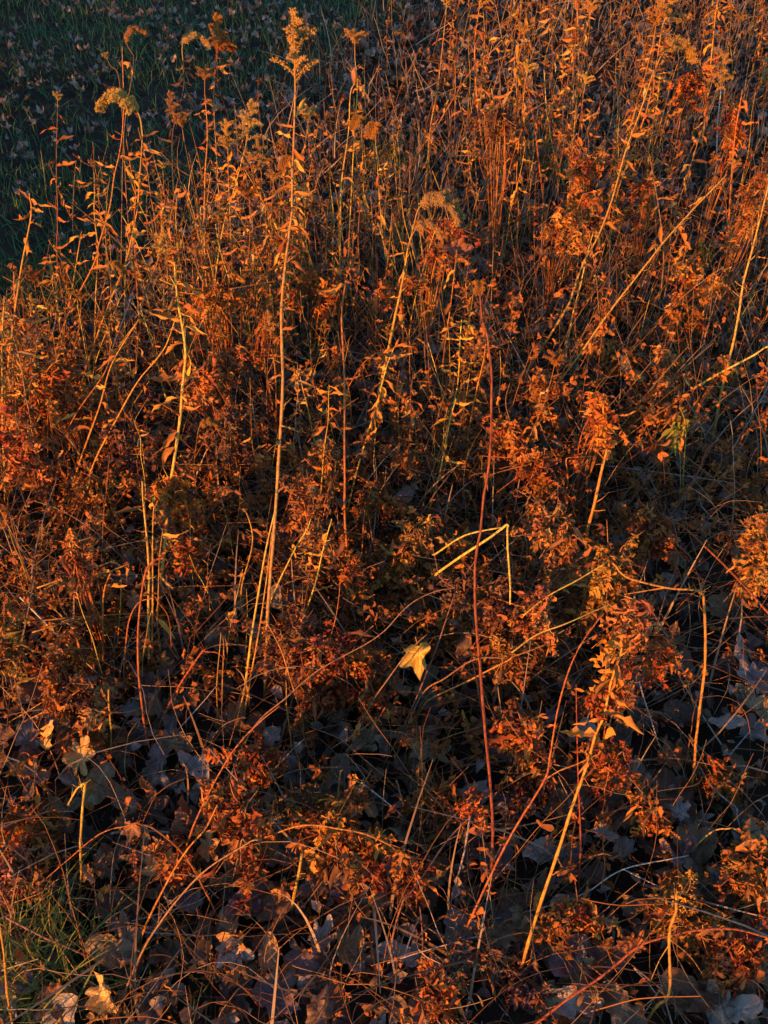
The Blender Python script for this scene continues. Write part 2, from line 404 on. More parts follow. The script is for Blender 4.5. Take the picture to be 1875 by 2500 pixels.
def rotmats(n, tilt_sd, rng):
    yaw = rng.uniform(0, 2 * np.pi, n); tl = np.abs(rng.normal(0, tilt_sd, n)); ta = rng.uniform(0, 2 * np.pi, n)
    cz, sz = np.cos(yaw), np.sin(yaw); O = np.zeros(n); I = np.ones(n)
    Rz = np.stack([np.stack([cz, -sz, O], 1), np.stack([sz, cz, O], 1), np.stack([O, O, I], 1)], 1)
    ax, ay = np.cos(ta), np.sin(ta); c, s = np.cos(tl), np.sin(tl); C = 1 - c
    Rt = np.stack([np.stack([c + ax * ax * C, ax * ay * C, ay * s], 1), np.stack([ax * ay * C, c + ay * ay * C, -ax * s], 1), np.stack([-ay * s, ax * s, c], 1)], 1)
    return Rt @ Rz
def scatter(templates, pos, scale, tilt, tint, rng, extra=None):
    """copies of templates gathered into one vertex and triangle list"""
    n = len(pos); pick = rng.integers(0, len(templates), n); Rm = rotmats(n, tilt, rng)
    Vs, Ts, A, E = [], [], [], []; base = 0
    for k, tpl in enumerate(templates):
        idx = np.where(pick == k)[0]
        if not len(idx): continue
        P, T = tpl[0], tpl[1]
        W = np.einsum('nij,vj->nvi', Rm[idx], P) * scale[idx][:, None, None] + pos[idx][:, None, :]
        m = len(P); Vs.append(W.reshape(-1, 3)); Ts.append((T[None] + (base + np.arange(len(idx)) * m)[:, None, None]).reshape(-1, 3))
        A.append(np.repeat(tint[idx], m)); base += len(idx) * m
        if extra: E.append(np.tile(tpl[2], len(idx)))
    return np.concatenate(Vs), np.concatenate(Ts), np.concatenate(A), (np.concatenate(E) if extra else None)

# where the mown lawn lies: beyond a slanting edge, upper left of the weeds
def lawn_w(x, y):        # >0 on the lawn
    return np.minimum((-.92 + .27 * (y - 2.7)) - x, y - 2.6)
# leaf litter, uncounted
tpls = [fallen(40 + i, k, n_, r_, c) for i, (k, n_, r_, c) in enumerate([('maple', 22, 2, 1.8), ('oval', 14, 2, 1.6), ('oval', 14, 2, 2.2), ('oval', 14, 2, 1.2), ('oak', 20, 2, 1.8), ('oval', 14, 2, 1.9), ('oak', 20, 2, 1.3), ('oval', 14, 2, 2.4)])]
n = 17000
lx = NR.uniform(-4.2, 4.2, n); ly = NR.uniform(.1, 10, n)
keep = (np.abs(lx) < .75 + .62 * ly) & ~((lawn_w(lx, ly) > 0) & (NR.random(n) < np.clip(.5 + .9 * np.sin(4.2 * lx + 1 + 2 * np.sin(2.1 * ly)) * np.sin(3.4 * ly + 1.5 * lx), .08, .97)))
lx, ly = lx[keep], ly[keep]; n = len(lx)
lz = gz(lx, ly) + NR.uniform(.0, .035, n) + .02 * (lawn_w(lx, ly) > 0)
v, t, a, e = scatter(tpls, np.stack([lx, ly, lz], 1), np.where(lawn_w(lx, ly) > 0, NR.uniform(.028, .062, n), NR.uniform(.04, .08, n)), .45, np.where(lawn_w(lx, ly) > 0, NR.uniform(.3, .66, n), NR.random(n)), NR, True)
o = link('leaf_litter', tri_mesh('leaf_litter', v, t, M_LITTER, {'tint': a, 'vein': e})); o['kind'] = 'stuff'
o['label'] = 'brown and grey fallen leaves carpeting the ground between the stems'; o['category'] = 'leaf litter'

n = 16000                              # broken leaf crumbs and bark between the whole leaves
cx_ = NR.uniform(-3.2, 3.2, n); cy_ = .2 + 5.5 * NR.random(n) ** 1.3; keep = (np.abs(cx_) < .7 + .55 * cy_) & (lawn_w(cx_, cy_) < .1); cx_, cy_ = cx_[keep], cy_[keep]; n = len(cx_)
crumb = [fallen(90 + i, 'oval', 6, 1, 1.5)[:2] for i in range(5)] + [(np.array([[-.5, -.05, 0], [.5, -.03, .1], [.5, .03, .1], [-.5, .05, 0], [0, 0, .16]]), np.array([[0, 1, 4], [1, 2, 4], [2, 3, 4], [3, 0, 4]]))]
v, t, a, e = scatter(crumb, np.stack([cx_, cy_, gz(cx_, cy_) + NR.uniform(.004, .05, n)], 1), NR.uniform(.012, .04, n), .6, NR.random(n) * .75, NR)
o = link('leaf_debris', tri_mesh('leaf_debris', v, t, M_LITTER, {'tint': a, 'vein': a * 0})); o['kind'] = 'stuff'
o['label'] = 'crumbled bits of leaf and stem strewn over the soil'; o['category'] = 'debris'

# grass and dry blades
def blade(bend, n=4, w=.035):
    P = []; T = []
    for i in range(n + 1):
        t_ = i / n; ww = w * (1 - t_ ** 1.5) + .002
        x = bend * t_ * t_; z = t_ * (1 - .35 * abs(bend) * t_)
        P += [(x, -ww, z), (x, ww, z)]
    for i in range(n):
        a_ = 2 * i; T += [(a_, a_ + 1, a_ + 3), (a_, a_ + 3, a_ + 2)]
    return np.array(P), np.array(T)
BL = [blade(b_) for b_ in (.15, .4, .7, 1.0, -.3)]
n = 90000
gx = NR.uniform(-4.6, 3.2, n); gy_ = NR.uniform(1.6, 10, n)
keep = (lawn_w(gx, gy_) > NR.normal(0, .12, n)) & (np.abs(gx) < .9 + .62 * gy_) & (NR.random(n) < .62 + .38 * np.sin(2.1 * gx + .7) * np.sin(2.9 * gy_ + 1.1))
gx, gy_ = gx[keep], gy_[keep]; n = len(gx)
v, t, a, e = scatter(BL, np.stack([gx, gy_, gz(gx, gy_)], 1), NR.uniform(.045, .10, n), .45, np.clip(NR.beta(2, 2.4, n), 0, 1), NR)
o = link('grass', tri_mesh('grass', v, t, M_GRASS, {'tint': a})); o['kind'] = 'stuff'
o['label'] = 'short green lawn grass in the shade beyond the weeds'; o['category'] = 'grass'
STRAWB = [blade(b_, 5, .008) for b_ in (.1, .3, .6, 1.1, -.5)]
n = 15000
gx = NR.uniform(-3.6, 3.6, n); gy_ = .3 + 7.5 * NR.random(n) ** 1.4
keep = (lawn_w(gx, gy_) < .1) & (np.abs(gx) < .75 + .6 * gy_) & (NR.random(n) < np.where(gy_ < 1.15, .5, 1))
gx, gy_ = gx[keep], gy_[keep]; n = len(gx)
v, t, a, e = scatter(STRAWB, np.stack([gx, gy_, gz(gx, gy_) + .02], 1), NR.uniform(.08, .28, n), NR.choice([.35, 1.2], n, p=[.2, .8]), NR.random(n), NR)
v[:, 2] = np.maximum(v[:, 2], .012 + .03 * NR.random(len(v)) * 0 )
o = link('dry_grass', tri_mesh('dry_grass', v, t, M_STRAW, {'tint': a})); o['kind'] = 'stuff'
o['label'] = 'thin dry grass blades tangled low among the weeds'; o['category'] = 'dry grass'

# the tangle of hair-thin twigs and withered shreds that fills the gaps low down
def ground_np(fx, fy):
    a_ = (fx * 1.1302 - 937.5) / FPX; b_ = (1250 - fy * 1.1302) / FPX
    dy = CF.y + b_ * CU.y; dz = CF.z + b_ * CU.z; t_ = CAM_H / -dz
    return a_ * t_, dy * t_
M_TWIG = tint_mat('twigs', [(0, (.10, .055, .035)), (.35, (.26, .11, .04)), (.7, (.42, .20, .055)), (1, (.46, .36, .22))], .7, 0.0)
M_SHRED = tint_mat('withered_shreds', [(0, (.07, .04, .025)), (.3, (.22, .085, .028)), (.7, (.43, .15, .032)), (1, (.50, .23, .045))], .8, 0.0)
n = 7300
fx = NR.uniform(-120, 1780, n); fy = np.where(np.arange(n) < 6500, NR.uniform(480, 2250, n), NR.uniform(330, 1050, n)); upr = np.arange(n) >= 6500
dens = np.where(fy < 1500, 1.0, .30) * np.where((fx > 1300) & (fy > 1250), .5, 1)
tx, ty = ground_np(fx, fy); keep = (NR.random(n) < dens) & (lawn_w(tx, ty) < -.05); tx, ty, fx, fy, upr = tx[keep], ty[keep], fx[keep], fy[keep], upr[keep]; n = len(tx)
SEG = 8; az = NR.uniform(0, 2 * np.pi, n); pit = NR.uniform(.05, 1.35, n); ln = NR.uniform(.10, .36, n); dp = -NR.uniform(.0, .38, n); da = NR.normal(0, .10, n)
pit = np.where(upr, NR.uniform(1.05, 1.5, n), pit); ln = np.where(upr, NR.uniform(.18, .48, n), ln); dp = np.where(upr, -NR.uniform(0, .05, n), dp); da = np.where(upr, 0, da)
P = np.zeros((n, SEG + 1, 3)); P[:, 0, 0] = tx; P[:, 0, 1] = ty; P[:, 0, 2] = gz(tx, ty) + NR.uniform(.0, .05, n)
Dv = np.zeros((n, SEG + 1, 3))
for k in range(SEG + 1):
    d_ = np.stack([np.cos(pit) * np.cos(az), np.cos(pit) * np.sin(az), np.sin(pit)], 1); Dv[:, k] = d_
    if k < SEG: P[:, k + 1] = P[:, k] + d_ * (ln / SEG)[:, None]
    pit = pit + dp * NR.uniform(.3, 1.7, n); az = az + da + NR.normal(0, .12, n)
P[..., 2] = np.maximum(P[..., 2], .012)
rt_ = NR.uniform(.0005, .0014, n); sA = np.stack([-Dv[..., 1], Dv[..., 0], 0 * Dv[..., 0]], -1); sA /= np.maximum(1e-6, np.linalg.norm(sA, axis=-1, keepdims=True)); sB = np.cross(Dv, sA)
ring = []
for q_ in range(3):
    th_ = 2.0944 * q_; ring.append(P + (sA * math.cos(th_) + sB * math.sin(th_)) * (rt_[:, None] * np.linspace(1, .5, SEG + 1)[None])[..., None])
V_ = np.stack(ring, 2).reshape(-1, 3); ti = []
for k in range(SEG):
    for q_ in range(3):
        a0, a1, b0, b1 = k * 3 + q_, k * 3 + (q_ + 1) % 3, k * 3 + 3 + q_, k * 3 + 3 + (q_ + 1) % 3
        ti += [(a0, a1, b1), (a0, b1, b0)]
ti = np.array(ti); T_ = (ti[None] + (np.arange(n) * 3 * (SEG + 1))[:, None, None]).reshape(-1, 3)
o = link('twig_tangle', tri_mesh('twig_tangle', V_, T_, M_TWIG, {'tint': np.repeat(NR.random(n), 3 * (SEG + 1))})); o['kind'] = 'stuff'
o['label'] = 'fine dry twigs tangled low between the taller stems'; o['category'] = 'twigs'
def shred(seed):
    r = random.Random(7000 + seed); v_ = []; f_ = []
    for _ in range(r.randint(2, 4)):
        d = Vector((r.gauss(0, 1), r.gauss(0, 1), r.gauss(-.3, .6))).normalized(); nr = d.orthogonal().normalized(); q = Vector((r.uniform(-.15, .15), r.uniform(-.15, .15), r.uniform(-.1, .1))); b_ = len(v_); n_ = 4
        w0 = r.uniform(.10, .24)
        for i in range(n_ + 1):
            s_ = d.cross(nr).normalized(); w_ = w0 * (math.sin(math.pi * (i / n_ * .85 + .1)) ** .7) * r.uniform(.6, 1.4); c_ = r.uniform(0, .8) * w_
            v_ += [q + s_ * w_ + nr * c_, q, q - s_ * w_ + nr * c_ * r.uniform(.3, 1.3)]
            q = q + d * (r.uniform(.6, 1.0) / n_); M_ = Matrix.Rotation(r.uniform(-.9, .3), 3, s_); d = M_ @ d; nr = M_ @ nr
        for i in range(n_):
            for k in (0, 1):
                a_ = b_ + i * 3 + k; f_ += [(a_, a_ + 1, a_ + 4), (a_, a_ + 4, a_ + 3)]
    return np.array([tuple(p) for p in v_]), np.array(f_)
SH = [shred(i) for i in range(14)]
ns = 30000; w_ = NR.integers(0, n, ns); w_ = np.where(NR.random(ns) < .7, (w_ // 5) * 5, w_); k_ = NR.integers(2, SEG + 1, ns)
ok = NR.random(ns) < np.where((fx[w_] > 1300) & (fy[w_] > 1200), .16, np.where(fy[w_] > 1900, .15, np.where(fy[w_] > 1480, .30, np.where((fx[w_] > 480) & (fx[w_] < 1380) & (fy[w_] > 900), 1.0, np.where(fy[w_] < 900, .22, .6))))); w_, k_ = w_[ok], k_[ok]; ns = len(w_)
v, t, a, e = scatter(SH, P[w_, k_] + NR.normal(0, .006, (ns, 3)), NR.uniform(.011, .027, ns), 1.2, np.clip(NR.normal(.55, .25, ns), 0, 1), NR)
v[:, 2] = np.maximum(v[:, 2], .006)
o = link('withered_foliage', tri_mesh('withered_foliage', v, t, M_SHRED, {'tint': a}, False)); o['kind'] = 'stuff'
o['label'] = 'shrivelled shreds of rusty leaves caught on the twigs everywhere'; o['category'] = 'dead foliage'

# made-up low weeds and a shrub row added outside the view, between it and the low sun: they keep the sun off the lawn and the litter
su = Vector((math.sin(rad(SUN_AZ)), math.cos(rad(SUN_AZ)), 0)); sw = Vector((-su.y, su.x, 0))  # along the row
def sun_side(name, label, m0, l0, l1, thick, n, H):
    l = NR.uniform(l0, l1, n); h = np.array([H(a_) for a_ in l]) * (1 + .10 * np.sin(9 * l) + .06 * np.sin(23 * l + 1))
    z = h * NR.random(n) ** .8; mm = m0 + NR.uniform(-thick / 2, thick / 2, n)
    pos = np.stack([l * sw.x + mm * su.x, l * sw.y + mm * su.y, z], 1)
    v, t, a, e = scatter(crumb[:5], pos, NR.uniform(.05, .09, n), 1.4, NR.random(n), NR)
    o = link(name, tri_mesh(name, v, t, M_BLOCKER, {'tint': a})); o['kind'] = 'stuff'; o['label'] = label; o['category'] = 'added shade plants'
sun_side('added shade plants', 'low brown weeds added unseen behind the camera to shade the litter', 2.2, -2.6, 2.2, .4, 3200, lambda l: .30 if l < -.8 else .30 + .26 * min(1, (l + .8) / .9))
sun_side('added_shade_shrubs', 'shrub row added unseen beside the lawn to shade it', 1.0, -7.2, -2.5,   .6, 10500, lambda l: 1.35 * min(1, max(0, (-l - 2.5) / .9)) + .15)
# ------------------------------------------------------------------ colours of things themselves
YEL = (.58, .43, .08); GOLD = (.46, .28, .055); RUST = (.42, .145, .038); BRN = (.27, .145, .07); RED = (.25, .075, .035)
GREY = (.40, .36, .33); PALE = (.55, .50, .42); DARK = (.10, .062, .042); OLIVE = (.30, .27, .05); ORG = (.47, .205, .04)
FLF = (.47, .29, .085); FLG = (.38, .23, .09)
LORG = (.50, .235, .045); LBRN = (.36, .150, .040); LRUST = (.43, .135, .026); LDARK = (.11, .07, .045); LOLIVE = (.21, .25, .045)

def leaf_matrix(p, azim, pitch, roll, s):
    return Matrix.Translation(p) @ Matrix.Rotation(azim, 4, 'Z') @ Matrix.Rotation(-pitch, 4, 'Y') @ Matrix.Rotation(roll, 4, 'X') @ Matrix.Scale(s, 4)
def put_leaves(root, pts, n, t0, t1, size, col, lib=None, spread=.7, pitch=(-1.1, .35), base=Vector((0, 0, 0)), name='leaf'):
    lib = lib or LANCE; m = len(pts) - 1
    for i in range(n):
        t = t0 + (t1 - t0) * (i + R.random() * .8) / n; a = t * m; j = min(int(a), m - 1)
        p = pts[j].lerp(pts[j + 1], a - j) - base
        az = (0 if i % 2 else math.pi) + R.gauss(0, spread)
        link(name, R.choice(lib), root, leaf_matrix(p, az, R.uniform(*pitch), R.uniform(-.8, .8), size * R.uniform(.6, 1.25)), jitter(col, .2))
def put_head(root, p, kind, size, yaw, tilt=0.0, col=FLF, axis='Y'):
    M = Matrix.Translation(p) @ Matrix.Rotation(yaw, 4, 'Z') @ Matrix.Rotation(tilt, 4, axis) @ Matrix.Scale(size, 4)
    link('seed_head', R.choice(HEADS[kind]), root, M, jitter(col, .1))

def trace(pts, k=.35, gy=None):
    """stem points from picture points; the first is on the ground, or gy is the row where the hidden foot meets the ground"""
    if gy is not None:
        x0, y0 = pts[0]; dx = (pts[0][0] - pts[1][0]) / max(1, abs(pts[1][1] - pts[0][1])) if len(pts) > 1 else 0
        pts = [(x0 + max(-.3, min(.3, dx)) * (gy - y0), gy)] + list(pts)
    g0 = at_z(*pts[0]); yb = g0.y
    P = [at_plane(x, y, yb, k) for x, y in pts]
    P[0].z -= .012
    return P
def plant(label, pts, w, col, k=.35, gy=None, leaves=None, head=None, cat='weed', group=None, name='dry_weed', taper=.42, branches=None, extra_leaves=None):
    P = trace(pts, k, gy); base = Vector((P[0].x, P[0].y, 0))
    C = wob(catmull(P, 6), .0012)
    r0 = .53 * w / 2 * depth(P[0]) / FPX
    root = bpy.data.objects.new(name, None); COL.objects.link(root); root.location = base; root.empty_display_size = .05
    tag(root, label, cat, group)
    v, f = [], []; tube(v, f, [p - base for p in C], r0, r0 * taper, 7, .16)
    m_ = len(C) - 1; rt = r0 * taper
    for _ in range(int(m_ / 4)):       # leaf scars and snapped side twigs
        j = R.randrange(3, m_) if m_ > 4 else 1; q = C[j] - base; d_ = Vector((R.gauss(0, 1), R.gauss(0, 1), R.uniform(.2, 1.2))).normalized()
        tube(v, f, [q, q + d_ * r0 * R.uniform(2, 4), q + d_ * r0 * R.uniform(4.5, 9) + Vector((0, 0, r0))], r0 * .35, r0 * .15, 4)
    if 'stub' in name or 'bent' in name: # frayed, split ends
        for j in ([m_] if 'stub' in name else [m_, max(1, int(m_ * .62))]):
            q = C[j] - base; ax = (C[j] - C[j - 1]).normalized()
            for _ in range(5):
                d_ = (ax + Vector((R.gauss(0, .28), R.gauss(0, .28), R.gauss(0, .28)))).normalized(); o_ = Vector((R.gauss(0, 1), R.gauss(0, 1), 0)) * rt * .5
                tube(v, f, [q + o_ - ax * rt, q + o_ + d_ * rt * R.uniform(2, 5)], rt * .32, rt * .05, 4)
    link('stem', new_mesh('stem', v, f, M_STEM), root, None, jitter(col, .06))
    for br in (branches or []):
        bp = [at_plane(x, y, P[0].y, k) + Vector((0, .004 * i, 0)) for i, (x, y) in enumerate(br[0])]
        v, f = [], []; tube(v, f, [p - base for p in wob(catmull(bp, 5), .001)], r0 * br[1], r0 * br[1] * .5, 6, .1)
        link('branch', new_mesh('branch', v, f, M_STEM), root, None, jitter(br[2] if len(br) > 2 else col, .06))
    for lv in ([leaves] if leaves else []) + (extra_leaves or []):
        put_leaves(root, C, base=base, **lv)
    for hd in ([head] if isinstance(head, tuple) else (head or [])):
        t = hd[4] if len(hd) > 4 else 1.0
        p = C[int(t * (len(C) - 1))] - base
        put_head(root, p, hd[0], hd[1], hd[2], hd[3], hd[5] if len(hd) > 5 else FLF)
    return root
def straw(label, pts, w, col, z=(.05, .05), name='dead_stalk', cat='stalk', taper=.7, group=None):
    """a stalk lying on or over the litter; z gives heights of its points (two values are interpolated)"""
    m = len(pts)
    zs = z if len(z) == m else [z[0] + (z[1] - z[0]) * i / (m - 1) for i in range(m)]
    P = [at_z(x, y, h) for (x, y), h in zip(pts, zs)]; base = Vector((P[0].x, P[0].y, P[0].z))
    r0 = .53 * w / 2 * depth(P[0]) / FPX; v, f = [], []
    tube(v, f, [p - base for p in wob(catmull(P, 6), .001)], r0, r0 * taper, 6, .1)
    o = link(name, new_mesh(name, v, f, M_STEM), None, Matrix.Translation(base), jitter(col, .06))
    return tag(o, label, cat, group)
LV = lambda n, t0, t1, s, c, **k: dict(n=n, t0=t0, t1=t1, size=s, col=c, **k)

# ------------------------------------------------------------------ tall plants that can be followed in the photograph
plant('tallest golden goldenrod stem left of centre with a fluffy branched plume on top', [(571, 1520), (577, 1323), (596, 1080), (607, 880), (608, 703), (612, 610), (620, 525), (628, 430), (633, 340), (638, 200)], 16, (.48, .31, .085), .5,
      leaves=LV(20, .28, .72, .046, LBRN), extra_leaves=[LV(26, .6, .97, .042, LORG)], head=[('panicle', .125, .6, .05)])
plant('slim yellow stem leaning just left of the tallest goldenrod, bare at its foot', [(507, 1570), (530, 1460), (552, 1330), (575, 1190), (596, 1100)], 12, YEL, .3, cat='stalk', name='bare_stalk')
plant('second slim yellow stem right beside the leaning one at the tallest goldenrod', [(521, 1572), (540, 1470), (562, 1340), (588, 1150)], 10, GOLD, .3, cat='stalk', name='bare_stalk')
plant('straight rusty stem right of the tallest goldenrod, ending above a brown tangle', [(748, 1366), (754, 1240), (744, 1106), (743, 986), (743, 819), (738, 686), (748, 600), (756, 573), (765, 500)], 12, ORG, .45,
      leaves=LV(16, .72, 1, .05, LBRN))
plant('stem carrying one round brown seed pod near the top edge', [(735, 533), (737, 414), (750, 302), (756, 208), (766, 181)], 8, GOLD, .45, gy=700, leaves=LV(12, .2, .75, .05, LORG))
plant('leaning double stem at centre with a drooping pale fluffy head', [(800, 986), (808, 920), (829, 806), (843, 736), (858, 653), (872, 590), (884, 530), (893, 490)], 15, GOLD, .4,
      leaves=LV(10, .3, 1, .055, LORG), head=[('arched', .15, -.35, .15, 1, FLG), ('arched', .10, .2, .25, .86, FLG)])
plant('leafy golden shoot leaning against the centre stem, leaves crowded on its right', [(745, 1120), (770, 1020), (813, 880), (835, 800), (852, 750)], 9, YEL, .35, leaves=LV(22, .35, 1, .05, LORG))
plant('stout golden stem at left with spreading leaves and an open crown', [(335, 1335), (347, 1266), (353, 1206), (362, 1103), (377, 986), (389, 900), (396, 820), (399, 750), (393, 690), (385, 640), (380, 565)], 17, YEL, .45,
      leaves=LV(22, .3, .95, .065, LORG))
plant('pale yellow stalk slanting behind the stout left stem', [(375, 905), (370, 886), (353, 843), (337, 770), (320, 720), (297, 636)], 8, YEL, .2, cat='stalk', name='bare_stalk')
for i, (p, w, c, n_, lb) in enumerate([
    ([(53, 1085), (33, 986), (28, 853), (30, 720), (30, 586)], 14, ORG, 18, 'orange stem hugging the left edge, leafy near its top'),
    ([(10, 1095), (7, 886), (3, 760), (8, 640)], 13, YEL, 6, 'bright yellow stem cut by the left edge of the view'),
    ([(35, 1090), (12, 1000), (10, 900), (22, 760), (45, 600), (68, 467), (67, 417)], 11, ORG, 16, 'bent stem at the left edge topped by a curled leaf tuft'),
    ([(90, 900), (127, 740), (167, 643), (203, 570), (213, 533), (237, 450), (247, 383), (257, 333), (265, 250), (267, 187), (263, 100)], 8, RUST, 10, 'very tall thin reddish spike standing against the dark lawn'),
    ([(95, 880), (133, 740), (163, 570), (176, 500)], 8, ORG, 7, 'slanting orange stem parallel to the tall reddish spike'),
    ([(150, 900), (190, 780), (233, 663), (277, 553), (293, 467), (303, 383), (307, 293)], 10, ORG, 14, 'curved orange stem with a golden arching plume before the lawn'),
    ([(150, 760), (135, 640), (123, 553), (125, 433), (123, 333), (123, 233)], 6, BRN, 12, 'thin dark stem alone before the lawn, far left'),
    ([(200, 800), (205, 650), (210, 533), (202, 450), (203, 373)], 7, GOLD, 18, 'leafy golden stem between the reddish spike and the arching plume'),
    ([(300, 690), (293, 560), (290, 470), (293, 410), (283, 367), (273, 300)], 6, ORG, 8, 'thin crooked stem just behind the arching plume'),
    ([(455, 760), (443, 533), (443, 400), (448, 300), (443, 200)], 9, ORG, 16, 'slim upright stem with a tufted gold top at the lawn edge'),
    ([(440, 780), (473, 533), (503, 417), (530, 317)], 8, GOLD, 14, 'rightward leaning golden stem with a pale fluffy head'),
    ([(505, 700), (497, 467), (493, 333)], 7, ORG, 16, 'short leafy stem between two golden plumes'),
]):
    hd = {5: ('arched', .15, math.pi - .2, -.1), 3: None, 6: ('clump', .06, 0, .2, 1, FLG), 9: ('clump', .09, 1, .2), 10: ('panicle', .13, 0, .25, 1, FLG), 11: ('panicle', .11, 2, -.2), 7: ('clump', .05, 0, 0, 1, FLG)}.get(i)
    plant(lb, p, w, c, .45 if i > 2 else .35, leaves=LV(n_, .35 if i != 5 else .5, .98, .055, LORG if i % 3 else LBRN), head=[hd] if hd else None)

# small arched heads in front of the lawn
plant('small arching tuft of seed fluff floating before the lawn, upper left', [(262, 560), (268, 300), (285, 170), (290, 120)], 5, BRN, .5, gy=640, head=[('arched', .10, .3, -.5, 1, FLG)])
plant('tiny two-knobbed seed tuft on a hair-thin stem near the upper left', [(272, 400), (258, 180), (238, 140)], 4, BRN, .5, gy=600, head=[('clump', .055, 0, -.3, 1, FLG)])
plant('dim brown plume in the shade left of the tallest goldenrod', [(470, 360), (462, 200), (470, 120)], 6, BRN, .4, gy=520, leaves=LV(18, .3, 1, .05, LBRN), head=[('panicle', .13, 0, .1, 1, LBRN), ('arched', .12, 1, .1, .9, LBRN)])
plant('dim shaded weed with grey fluff beside the lawn, leaves hanging dark', [(375, 420), (372, 300), (395, 200), (395, 130)], 6, DARK, .4, gy=560, leaves=LV(24, .3, 1, .05, LDARK), head=[('arched', .12, .4, 0, 1, FLG), ('panicle', .10, 0, 0, .6, FLG)])

# tall plants of the upper middle and right
for i, (p, w, c, gy, n_, lb, hd) in enumerate([
    ([(921, 383), (926, 300), (940, 217), (950, 150), (963, 33)], 10, GOLD, 520, 12, 'golden stem with a forked plume at the top edge, right of centre', ('panicle', .14, 1, 0)),
    ([(886, 360), (946, 267), (1020, 150), (1086, 93)], 8, RUST, 470, 8, 'rusty stem slanting steeply right towards the top edge', None),
    ([(1045, 330), (1030, 200), (1026, 100), (1033, 33)], 9, ORG, 480, 14, 'leafy orange stem with a dense gold head touching the top edge', ('panicle', .16, 0, .1)),
    ([(1236, 343), (1246, 217), (1249, 133), (1246, 0)], 10, GOLD, 420, 10, 'wavy golden stem running up to the top edge at right', None),
    ([(1236, 250), (1239, 117), (1226, 90), (1219, 37)], 7, GOLD, 380, 4, 'crooked pale twig beside the wavy golden stem', None),
    ([(1166, 367), (1146, 217), (1126, 150)], 9, RUST, 520, 14, 'thick rusty stem bending left above the green tuft', None),
    ([(1210, 370), (1196, 327), (1181, 233), (1176, 150)], 7, YEL, 420, 5, 'straight pale stem with a small pointed bud cluster', ('clump', .04, 0, 0)),
    ([(1529, 200), (1543, 67), (1550, 0)], 8, ORG, 330, 18, 'orange stem near the upper right corner, thick with curled leaves', None),
    ([(1571, 533), (1576, 433), (1586, 317), (1603, 193)], 11, ORG, 620, 10, 'long orange stem standing alone at right under the yellow leaf bush', None),
    ([(1548, 333), (1552, 250), (1558, 190), (1548, 130)], 7, PALE, 400, 0, 'pale kinked stalk over the dark hollow at right', None),
    ([(1421, 750), (1428, 640), (1434, 550), (1426, 467), (1403, 333)], 8, BRN, None, 7, 'thin speckled stem rising from the litter at mid right', None),
    ([(1100, 960), (1160, 880), (1233, 793), (1323, 663), (1409, 553), (1439, 516), (1523, 427), (1569, 377)], 11, GOLD, None, 8, 'long straight stem leaning far right across the middle of the weeds', None),
    ([(1110, 840), (1216, 680), (1239, 626), (1263, 563), (1293, 510), (1323, 433), (1356, 317), (1383, 240), (1413, 150)], 11, GOLD, None, 24, 'tall curving stem right of centre with leaves hanging down its length', None),
    ([(1205, 800), (1225, 740), (1242, 660), (1262, 580), (1282, 500)], 10, YEL, None, 8, 'short bright yellow stem crossing the tall curving one', None),
    ([(1310, 560), (1330, 430), (1375, 300), (1410, 180), (1430, 60)], 9, ORG, None, 26, 'leaf-crowded orange stem topped by a brown plume at upper right', ('panicle', .16, 0, .15)),
    ([(1420, 520), (1410, 330), (1412, 250), (1413, 160)], 8, GOLD, None, 24, 'upright golden stem wrapped in curled leaves at upper right', ('arched', .18, .3, .2)),
    ([(1540, 955), (1553, 870), (1573, 780), (1593, 686), (1606, 620), (1626, 533), (1656, 420), (1668, 370)], 13, YEL, None, 0, 'smooth bare yellow stem leaning out at the right edge', None),
]):
    plant(lb, p, w, c, .4, gy, leaves=LV(n_, .25, 1, .06, LORG if i % 2 else LBRN) if n_ else None, head=[hd] if hd else None)

plant('slim dark red cane standing bare through the middle of the view', [(1056, 1992), (1060, 1859), (1061, 1759), (1056, 1653), (1036, 1456), (1030, 1390), (1026, 1290), (1030, 1190), (1043, 1106), (1060, 986), (1061, 820), (1060, 740), (1043, 690), (1036, 630)], 14, RED, .3,
      cat='cane', name='bare_cane', taper=.4, leaves=LV(6, .78, 1, .03, LDARK, pitch=(-1.5, -.6)))
plant('thick orange stem broken off low, right of the dark red cane', [(1240, 1395), (1256, 1333), (1266, 1256), (1269, 1173), (1281, 1103), (1303, 1003), (1311, 973), (1308, 936), (1303, 886), (1302, 850)], 17, ORG, .3,
      leaves=LV(9, .75, 1, .06, LRUST, lib=CUT), branches=[([(1308, 975), (1318, 970), (1326, 962)], .5)], cat='weed')
plant('orange stem sharply folded into a right angle at lower right', [(1489, 1742), (1499, 1653), (1509, 1573), (1518, 1473), (1521, 1373), (1517, 1290), (1514, 1278), (1490, 1275), (1439, 1269), (1353, 1244), (1323, 1219)], 12, ORG, .3, taper=.6,
      cat='stalk', name='bent_stalk', branches=[([(1439, 1269), (1400, 1280), (1350, 1292)], .6)])
plant('stout leaning orange stem at lower right with torn leaves along its top', [(1106, 2160), (1139, 2042), (1189, 1892), (1229, 1769), (1266, 1659), (1289, 1589), (1306, 1536), (1325, 1460), (1345, 1400)], 16, ORG, .35,
      leaves=LV(12, .55, 1, .06, LORG), extra_leaves=[LV(8, .75, 1, .06, LRUST, lib=CUT)])
plant('thin upright red stem behind the stout leaning one', [(1250, 1950), (1250, 1800), (1248, 1653), (1246, 1480)], 9, RUST, .25, cat='stalk', name='bare_stalk')
